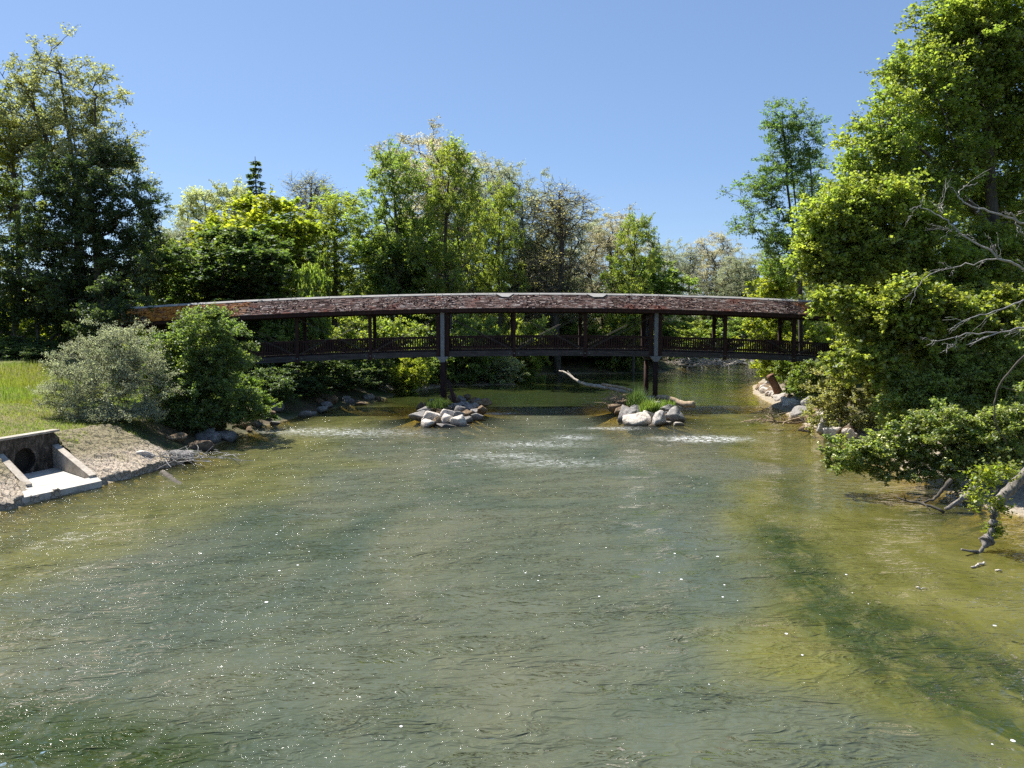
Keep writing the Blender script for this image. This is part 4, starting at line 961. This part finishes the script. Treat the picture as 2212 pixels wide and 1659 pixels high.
def worley(x, y, sc, seed):
    x = x * sc; y = y * sc; ix = np.floor(x).astype(int); iy = np.floor(y).astype(int); f1 = np.full(x.shape, 9.); f2 = f1.copy(); idv = np.zeros(x.shape)
    for dx in (-1, 0, 1):
        for dy in (-1, 0, 1):
            cx, cy = ix + dx, iy + dy; z0 = np.zeros(x.shape)
            a = vnoise(np.stack([cx + 0., cy + 0., z0], -1), seed); b = vnoise(np.stack([cx + 0., cy + 0., z0 + 5], -1), seed); c = vnoise(np.stack([cx + 0., cy + 0., z0 + 9], -1), seed)
            d = np.hypot(cx + a - x, cy + b - y); new = d < f1
            f2 = np.where(new, f1, np.minimum(f2, d)); idv = np.where(new, c, idv); f1 = np.where(new, d, f1)
    return f1, f2, idv
pa = np.array(prof); cum = np.concatenate([[0], np.cumsum(np.hypot(np.diff(pa[:, 0]), np.diff(pa[:, 1])))]); tt_ = np.linspace(0, cum[-1], 90)
pr_a = np.interp(tt_, cum, pa[:, 0]); pr_z = np.interp(tt_, cum, pa[:, 1]); ks = np.linspace(0, len(sp) - 1, 420); kk = np.arange(len(sp))
SPX = np.stack([np.interp(ks, kk, sp[:, 0]), np.interp(ks, kk, sp[:, 1])], -1); NRX = np.stack([np.interp(ks, kk, nrm[:, 0]), np.interp(ks, kk, nrm[:, 1])], -1)
wob = fbm(np.stack([SPX[:, 0] * 2, SPX[:, 1] * 2, 0 * SPX[:, 0]], -1), 3, 4) * .30
fade = np.clip(1.3 - pr_a, .2, 1)
PX = SPX[:, None, :] + NRX[:, None, :] * (pr_a[None, :, None] + (wob[:, None] * fade[None])[..., None])
f1, f2, idv = worley(PX[..., 0], PX[..., 1], 3.0, 5); g1 = np.clip((f2 - f1) / .16, 0, 1); q_ = np.stack([PX[..., 0], PX[..., 1], 0 * f1], -1)
PZ = pr_z[None] + g1 * .055 + (idv - .5) * .10 + fbm(q_ * 5, 6, 3) * .05
V = np.concatenate([PX, PZ[..., None]], -1).reshape(-1, 3); nj = len(pr_a); ni = len(SPX)
ii = np.arange(ni * nj).reshape(ni, nj); Fq = np.stack([ii[:-1, :-1], ii[1:, :-1], ii[1:, 1:], ii[:-1, 1:]], -1).reshape(-1, 4)
cc = V[Fq].mean(1); Fq = Fq[~np.array([in_poly(a, b, OUTL) for a, b in cc[:, :2]])]
rv = link('stone_slope', mesh_np('stone_slope', V, Fq), M['paving'])
tag(rv, 'pinkish stone-paved slope around the concrete outlet on the left bank', 'embankment')
OU = empty('culvert_outlet', (-17, 28, 0)); tag(OU, 'stained concrete drain outlet with sloping side walls at the left edge', 'drain outlet')
def prism(mb, pts, z0, z1):
    n = len(pts); b = len(mb.v); off = np.array(OU.location)
    g = lambda z, i: (z[i] if hasattr(z, '__len__') else z)
    mb.v += [(p_[0] - off[0], p_[1] - off[1], g(z0, i)) for i, p_ in enumerate(pts)] + [(p_[0] - off[0], p_[1] - off[1], g(z1, i)) for i, p_ in enumerate(pts)]
    mb.f.append(tuple(b + i for i in range(n))[::-1]); mb.f.append(tuple(b + n + i for i in range(n)))
    for i in range(n): mb.f.append((b + i, b + (i + 1) % n, b + n + (i + 1) % n, b + n + i))
A_, B_ = np.array((-17.95, 30.15)), np.array((-19.6, 24.6)); u_ = (B_ - A_) / np.linalg.norm(B_ - A_); v_ = np.array((-u_[1], u_[0])); v_ = v_ if v_[0] < 0 else -v_
# headwall with a round opening: ring of faces
Lw = np.linalg.norm(B_ - A_); cx, cz, rr0 = 1.55, .80, .46
m = MB(); NS = 32; th_ = .32
def hw(u, z, d): q = A_ + u_ * u + v_ * d; return (q[0] + 17, q[1] - 28, z)
outer = []
for i in range(NS):
    a = 2 * math.pi * i / NS; c, s = math.cos(a), math.sin(a)
    t = min((Lw - cx) / c if c > 1e-6 else (cx / -c if c < -1e-6 else 9e9), (1.68 - cz) / s if s > 1e-6 else ((cz + .3) / -s if s < -1e-6 else 9e9))
    outer.append((cx + c * t, cz + s * t)) 
inner = [(cx + rr0 * math.cos(2 * math.pi * i / NS), cz + rr0 * math.sin(2 * math.pi * i / NS)) for i in range(NS)]
for (lst) in (outer, inner):
    for d in (0, th_):
        for (u, z) in lst: m.v.append(hw(u, z, d))
for i in range(NS):
    j = (i + 1) % NS
    m.f.append((i, j, 2 * NS + j, 2 * NS + i)); m.f.append((NS + i, 3 * NS + i, 3 * NS + j, NS + j)); m.f.append((i, NS + i, NS + j, j)); m.f.append((2 * NS + i, 2 * NS + j, 3 * NS + j, 3 * NS + i))
m.build('headwall', M['stained'], OU)
m = MB()
cor = [hw(-.02, 1.683, -.03), hw(Lw, 1.683, -.03), hw(Lw, 1.683, th_ + .03), hw(-.02, 1.683, th_ + .03)]
m.hexa(cor + [(a, b, 1.76) for a, b, c in cor]); m.build('coping', M['concrete'], OU)
m = MB(); q0 = hw(cx, cz, .06); q1 = hw(cx, cz, 2.5); m.tube([q0, q1], rr0 * .99, 28, cap=False); m.build('pipe', M['pipe'], OU)
e = hw(cx, cz, 2.4); m = MB(); m.tube([hw(cx, cz, .33), hw(cx, cz, .36)], rr0, 20); m.build('pipe_shade_disc', M['pipe'], OU)  # dark disc stands in for the unlit depth of the pipe
for (p0, p1, nm_) in (((-18.1, 30.05), (-15.35, 27.75), 'a'), ((-18.75, 27.75), (-16.75, 26.2), 'b')):
    p0, p1 = np.array(p0), np.array(p1); d = (p1 - p0) / np.linalg.norm(p1 - p0); nn_ = np.array((d[1], -d[0])) * .13
    m = MB(); prism(m, [p0 + nn_, p1 + nn_, p1 - nn_, p0 - nn_], [-.2] * 4, [1.22, .42, .42, 1.22]); m.build('wing_wall', M['concrete'], OU)
m = MB(); prism(m, [(-18.6, 27.75), (-16.9, 26.4), (-15.5, 27.8), (-17.95, 29.8)], -.2, [.30, .26, .26, .30]); m.build('channel_floor', M['apron'], OU)
m = MB(); prism(m, [(-17.0, 26.0), (-16.15, 24.9), (-14.95, 27.6), (-15.25, 27.85)], -.4, [.32, .24, .24, .34]); m.build('apron', M['apron'], OU)

# ------------------------------------------------------------------ driftwood, stump, dead branches
def wood(name, polys, mat, label, cat, group=None, seed=0, n=8, rough=.12, amp=.01, twigs=0):
    """polys: list of (points, r0, r1); first point of the first one is the base"""
    b = Vector(polys[0][0][0]); o_m = MB(); rt = random.Random(seed * 7 + 1)
    if twigs:
        extra = []
        for pts, r0, r1 in polys:
            for _ in range(twigs):
                i = rt.randrange(len(pts) - 1); t = rt.random(); a = Vector(pts[i]).lerp(Vector(pts[i + 1]), t); d = (Vector(pts[i + 1]) - Vector(pts[i])).normalized() + Vector([rt.uniform(-.9, .9) for _ in range(3)])
                L = rt.uniform(.12, .45); m1 = a + d * L * .5; extra.append(([tuple(a), tuple(m1 + Vector((0, 0, .03))), tuple(a + d * L)], .007, .003))
                d2 = d + Vector([rt.uniform(-.9, .9) for _ in range(3)]); extra.append(([tuple(m1), tuple(m1 + d2 * L * .4)], .005, .003))
        polys = list(polys) + extra
    for i, (pts, r0, r1) in enumerate(polys):
        q = bend(pts, 5, amp, seed + i) if len(pts) > 2 else pts
        q = [Vector(p_) - b for p_ in q]; o_m.tube(q, taper(r0, r1, len(q)), n, seed + i, rough)
    o = o_m.build(name, M[mat], None, True); o.location = b; tag(o, label, cat, group); return o
def twig_fan(root, direction, n, L, r, rng, spread=.5):
    out = []
    for i in range(n):
        d = Vector(direction).normalized() + Vector([rng.uniform(-1, 1) for _ in range(3)]) * spread
        l = L * rng.uniform(.4, 1); a = Vector(root) + Vector(direction) * rng.uniform(0, .9)
        out.append(([tuple(a), tuple(a + d * l * .5 + Vector((0, 0, rng.uniform(-.1, .1)))), tuple(a + d * l)], r, r * .3))
    return out
rw = random.Random(12)
wood('drift_log', [([P(1362, 847, 52), P(1307, 836, 53), P(1270, 831, 54), P(1246, 822, 55), P(1222, 805, 56), P(1208, 801, 57)], .17, .035),
     ([P(1246, 823, 55), P(1236, 812, 56), P(1226, 801, 57)], .03, .01)], 'dead_wood', 'long thin pale trunk reaching left out over the water from the right pier pile', 'log', seed=1)
wood('drift_log', [([P(1372, 845, 51), P(1330, 835, 51.6), P(1300, 830, 52)], .10, .09)], 'drift', 'short pale beam lying on the long thin trunk', 'log', seed=2)
wood('drift_log', [([P(1420, 858, 50.5), P(1440, 859, 50), P(1462, 867, 49.5), P(1480, 874, 49), P(1500, 873, 48.6)], .15, .22)], 'drift', 'thick broken log jutting right from the right pier pile', 'log', seed=3, n=12)
wood('leaning_board', [([P(984, 872, 49.8), P(968, 822, 51.2)], .16, .13)], 'red_wood', 'dark red-brown board leaning on the left pier leg', 'board', seed=4, n=4, rough=0)
wood('tree_stump', [([P(1682, 850, 57), P(1674, 832, 57), P(1663, 810, 57)], .30, .27)], 'stump', 'leaning reddish tree stump on the stony point of the right bank', 'stump', seed=5, n=14, rough=.08)
pol = [([P(1751, 908, 43), P(1720, 914, 42.5), P(1672, 911, 42.3), P(1640, 906, 42.6), P(1600, 912, 43)], .085, .02), ([P(1672, 911, 42.3), P(1668, 897, 42.3), P(1655, 888, 42.2), P(1641, 878, 42)], .05, .02),
       ([P(1740, 900, 43), P(1700, 910, 42), P(1690, 918, 41.6)], .06, .02)]
for i in range(26):
    t = rw.random(); a = P(1620 + 110 * t, 910 + rw.uniform(-3, 6), 42.4); pol.append(([a, tuple(np.array(a) + [rw.uniform(-.5, .5), rw.uniform(-.4, .4), rw.uniform(-.05, .45)]), tuple(np.array(a) + [rw.uniform(-1.1, .9), rw.uniform(-.7, .7), rw.uniform(-.1, .6)])], .022, .008))
wood('fallen_branch', pol, 'drift', 'twiggy fallen branch lying in the water off the right bank boulders', 'branch', seed=6, n=6)
wood('fallen_branch', [([P(2053, 1036, 24.2), P(2036, 1058, 24.1), P(2018, 1078, 24), P(1993, 1084, 24)], .075, .03), ([P(2040, 1106, 23.6), P(1991, 1088, 24), P(1962, 1083, 24.2), P(1937, 1074, 24.4)], .05, .02),
     ([P(1957, 1081, 24.2), P(1952, 1068, 24.2)], .02, .01), ([P(1993, 1084, 24), P(2010, 1104, 23.7)], .02, .01)], 'bark', 'dark forked branch dipping into the water below the leaning bush', 'branch', seed=7)
wood('drift_log', [([P(2105, 1055, 24), P(2080, 1078, 24), P(2042, 1100, 24)], .11, .06)], 'grey_bark', 'grey trunk lying on the gravel right of the dark forked branch', 'log', seed=8, n=10)
GT = empty('gnarled_tree', P(2230, 1010, 20.5)); tag(GT, 'gnarled grey trunk with knob and leafy sprouts bending into the water at the right', 'tree trunk')
base = Vector(GT.location); m = MB(); q = bend([P(2235, 1005, 20.5), P(2180, 1058, 20.3), P(2150, 1096, 20.1), P(2146, 1125, 20), P(2136, 1161, 19.9), P(2125, 1180, 19.8), P(2104, 1204, 19.7)], 6, .012, 3)
rad = [.13] * 12 + [.10] * 10 + [.085, .09, .13, .17, .18, .15, .11, .08] ; rad = (rad + [.05] * 40)[:len(q)]
m.tube([Vector(p_) - base for p_ in q], rad, 12, 3, .14)
m.tube([Vector(P(2112, 1192, 19.7)) - base, Vector(P(2092, 1190, 19.6)) - base, Vector(P(2077, 1187, 19.5)) - base], [.05, .03, .028], 7, 4, .1)
m.build('trunk', M['grey_bark'], GT, True)
rng = np.random.RandomState(66); cl = []
for (px, py, rx, ry, n) in ((2130, 1030, 32, 26, 420), (2175, 1015, 32, 20, 320), (2105, 1070, 18, 32, 260), (2148, 1145, 17, 18, 260), (2150, 1085, 22, 16, 160), (2165, 1100, 12, 20, 120)):
    c = np.array(P(px, py, 20)); s = 20 / 1659; cl.append(c - np.array(base) + rng.normal(0, .5, (n, 3)) * np.array([rx * s, .35, ry * s]))
cl = np.concatenate(cl); lf = link('sprouts', leaf_mesh('sprouts', cl, np.full(len(cl), .085), rng, .8, 1.4), M['leaf'], GT); lf.color = (.17, .21, .03, 1)
DB = 'bare dead branches at the right edge'
Yb = 17.5
wood('dead_branch', [([P(2240, 592, Yb), P(2212, 580, Yb), P(2159, 554, Yb), P(2112, 525, Yb + .2), P(2066, 495, Yb + .4), P(2028, 466, Yb + .6), P(1985, 446, Yb + .8), P(1965, 452, Yb + .9)], .030, .007),
   ([P(2163, 556, Yb), P(2112, 567, Yb + .2), P(2053, 580, Yb + .4), P(2010, 592, Yb + .5), P(1981, 622, Yb + .6), P(1966, 665, Yb + .6)], .016, .006), ([P(2159, 554, Yb), P(2150, 540, Yb), P(2142, 527, Yb)], .010, .004),
   ([P(2036, 472, Yb + .6), P(2030, 448, Yb + .6)], .008, .004), ([P(2066, 496, Yb + .4), P(2045, 497, Yb + .4), P(2030, 490, Yb + .4)], .007, .003)], 'pale_branch', 'long bare white branch slanting down to the right edge with a drooping side twig', 'branch', DB, 9, 7, .14, .018, 5)
wood('dead_branch', [([P(2240, 492, Yb - 1), P(2212, 483, Yb - 1), P(2150, 461, Yb - 1), P(2091, 442, Yb - .8), P(2071, 427, Yb - .7), P(2077, 408, Yb - .7), P(2112, 394, Yb - .7)], .026, .006),
   ([P(2198, 477, Yb - 1), P(2190, 464, Yb - 1)], .010, .004), ([P(2195, 477, Yb - 1), P(2205, 500, Yb - 1), P(2225, 512, Yb - 1)], .014, .008)], 'pale_branch', 'upper bare branch with a hooked tip at the right edge', 'branch', DB, 10, 7, .14, .015, 4)
wood('dead_branch', [([P(2240, 640, Yb), P(2212, 651, Yb), P(2159, 669, Yb), P(2108, 684, Yb), P(2070, 700, Yb), P(2050, 716, Yb)], .022, .006), ([P(2240, 700, Yb), P(2212, 707, Yb), P(2157, 719, Yb), P(2089, 745, Yb)], .026, .010),
   ([P(2157, 718, Yb), P(2086, 723, Yb), P(2014, 737, Yb)], .018, .007), ([P(2065, 725, Yb), P(2066, 740, Yb), P(2055, 752, Yb)], .01, .004)], 'pale_branch', 'two crossing bare branches low at the right edge above the thicket', 'branch', DB, 11, 7, .14, .015, 4)
wood('dead_branch', [([P(2230, 755, 19), P(2207, 774, 19), P(2164, 824, 19), P(2150, 864, 19), P(2150, 910, 19), P(2175, 960, 19)], .030, .012), ([P(2160, 835, 19), P(2185, 842, 19), P(2225, 848, 19)], .012, .006)], 'bark', 'dark curved bare branch hanging in front of the broad green bush', 'branch', DB, 12, 7, .08, .006)
def sticks(name, c, n, L, r, spread, mat, label, cat, seed, flat=.35):
    rng = random.Random(seed); m = MB()
    for i in range(n):
        a = Vector((rng.gauss(0, spread[0]), rng.gauss(0, spread[1]), abs(rng.gauss(0, spread[2])))); d = Vector((rng.gauss(0, 1), rng.gauss(0, .8), rng.gauss(0, flat))).normalized() * L * rng.uniform(.4, 1.2)
        mid = a + d * .5 + Vector((rng.uniform(-.1, .1), rng.uniform(-.1, .1), rng.uniform(-.05, .1))) * L; m.tube([a, mid, a + d], [r * rng.uniform(.6, 1.5), r, r * .5], 4, i)
    o = m.build(name, M[mat], None); o.location = c; tag(o, label, cat, None, 'stuff'); return o
sticks('brush', P(1338, 872, 50), 160, .9, .016, (.4, .4, .3), 'drift', 'dry brushwood caught on the left side of the right pier pile', 'brushwood', 1)
sticks('brush', P(400, 990, 31.6), 90, 1.0, .014, (.9, .5, .10), 'pale_branch', 'dead twigs washed up below the silver bush on the left bank', 'brushwood', 2)
sticks('brush', (22.0, 98.5, .25), 260, 2.2, .035, (4.0, 1.0, .5), 'dead_wood', 'heap of bleached driftwood on the far bank seen under the deck', 'brushwood', 3)
sticks('brush', (29.5, 103.8, .2), 90, 2.6, .04, (2.2, .8, .2), 'dead_wood', 'scattered bleached sticks at the far bend of the river', 'brushwood', 4)
wood('floating_stick', [([G(2098, 1226, .02), G(2110, 1222, .03), G(2126, 1215, .05)], .022, .028)], 'dead_wood', 'pale piece of wood floating below the gnarled trunk', 'stick', None, 20)
wood('floating_stick', [([G(1980, 1268, .03), G(1986, 1270, .03), G(2001, 1271, .02)], .016, .008)], 'dead_wood', 'small pale stick floating alone on the shallow right water', 'stick', None, 21)
wood('floating_stick', [([G(2150, 1231, .02), G(2156, 1232, .04), G(2162, 1232, .02)], .018, .018)], 'dead_wood', 'tiny pale wood scrap right of the floating piece by the gnarled trunk', 'stick', None, 22)
wood('sunken_log', [([G(352, 1022, -.02), G(375, 1040, -.10), G(405, 1062, -.16)], .14, .12)], 'bark', 'brown sunken log showing through the shallow water off the left bank', 'log', None, 23, 10)

# ------------------------------------------------------------------ grass
def blades(n, seed, spread, h, w, lean=.35):
    rng = np.random.RandomState(seed); a = rng.uniform(0, 6.28, n); r = np.sqrt(rng.uniform(0, 1, n))
    b = np.stack([np.cos(a) * r * spread[0], np.sin(a) * r * spread[1], np.zeros(n)], -1)
    hh = h * rng.uniform(.5, 1.1, n) * (1.1 - .4 * r); d = rng.uniform(0, 6.28, n); l = lean * rng.uniform(.2, 1.6, n)
    dv = np.stack([np.cos(d), np.sin(d), 0 * d], -1); sv = np.stack([-np.sin(d), np.cos(d), 0 * d], -1) * (w * rng.uniform(.6, 1.3, n))[:, None]
    p1 = b + dv * (hh * l * .3)[:, None]; p1[:, 2] += hh * .55; p2 = b + dv * (hh * l)[:, None]; p2[:, 2] += hh * (1 - l * .35)
    V = np.stack([b - sv, b + sv, p1 + sv * .8, p1 - sv * .8, p2 + sv * .1, p2 - sv * .1], 1).reshape(-1, 3)
    k0 = np.arange(n)[:, None] * 6; F = np.concatenate([k0 + np.array([0, 1, 2, 3]), k0 + np.array([3, 2, 4, 5])])
    t = rng.uniform(0, 1, n); return mesh_np('grass_tuft', V, F, {'tone': ('FACE', np.tile(t, 2)), 'hue': ('FACE', np.tile(rng.uniform(0, 1, n), 2))})
for (px, py, Y, n, sp_, h, col, lab) in ((1404, 896, 46.6, 1000, (.62, .5), 1.2, (.12, .18, .045), 'bright sunlit tuft of long grass before the right pier legs'),
                                        (1375, 893, 49.0, 1200, (.6, .7), 1.9, (.05, .085, .035), 'tall dark tuft of sedge beside the right pier legs'),
                                        (945, 880, 48.5, 500, (.7, .8), .8, (.035, .06, .02), 'dark tuft of grass beside the left pier leg'),
                                        (1440, 880, 48, 160, (.5, .5), .7, (.10, .16, .03), 'thin grass growing under the broken log')):
    x, y, z = P(px, py, Y); o = link('grass_tuft', blades(n, px, sp_, h, .016), M['leaf']); o.location = (x, y, z); o.color = (*col, 1); tag(o, lab, 'grass tuft')
rng = np.random.RandomState(15); n = 60000; gx = rng.uniform(-34, -15.5, n); gy = rng.uniform(26, 50, n); gz, gs, _ = terrain(gx, gy)
ok = (gs > 2.5 + rng.uniform(-.5, .8, n)) & (~np.array([in_poly(a, b, [(-17.3, 26), (-15, 27.6), (-17.6, 30.4), (-20, 28), (-20.5, 24)]) for a, b in zip(gx, gy)])); gx, gy, gz = gx[ok], gy[ok], gz[ok]; n = len(gx)
hh = rng.uniform(.05, .16, n) * (1 + 1.6 * sstep(36, 40, gy)); d = rng.uniform(0, 6.28, n); B0 = np.stack([gx, gy, gz - .01], -1)
sv = np.stack([np.cos(d), np.sin(d), 0 * d], -1) * .014; tip = B0 + np.stack([rng.normal(0, .04, n), rng.normal(0, .04, n), hh], -1)
V = np.stack([B0 - sv, B0 + sv, tip], 1).reshape(-1, 3); dry = np.clip(fbm(B0 * .5, 8, 3) + .5, 0, 1)
g = link('grass', mesh_np('grass', V, np.arange(n * 3).reshape(-1, 3), {'tone': ('FACE', rng.uniform(0, 1, n)), 'hue': ('FACE', dry)}), M['leaf']); g.color = (.12, .155, .035, 1)
tag(g, 'short grass covering the left bank above the outlet', 'grass', None, 'stuff')
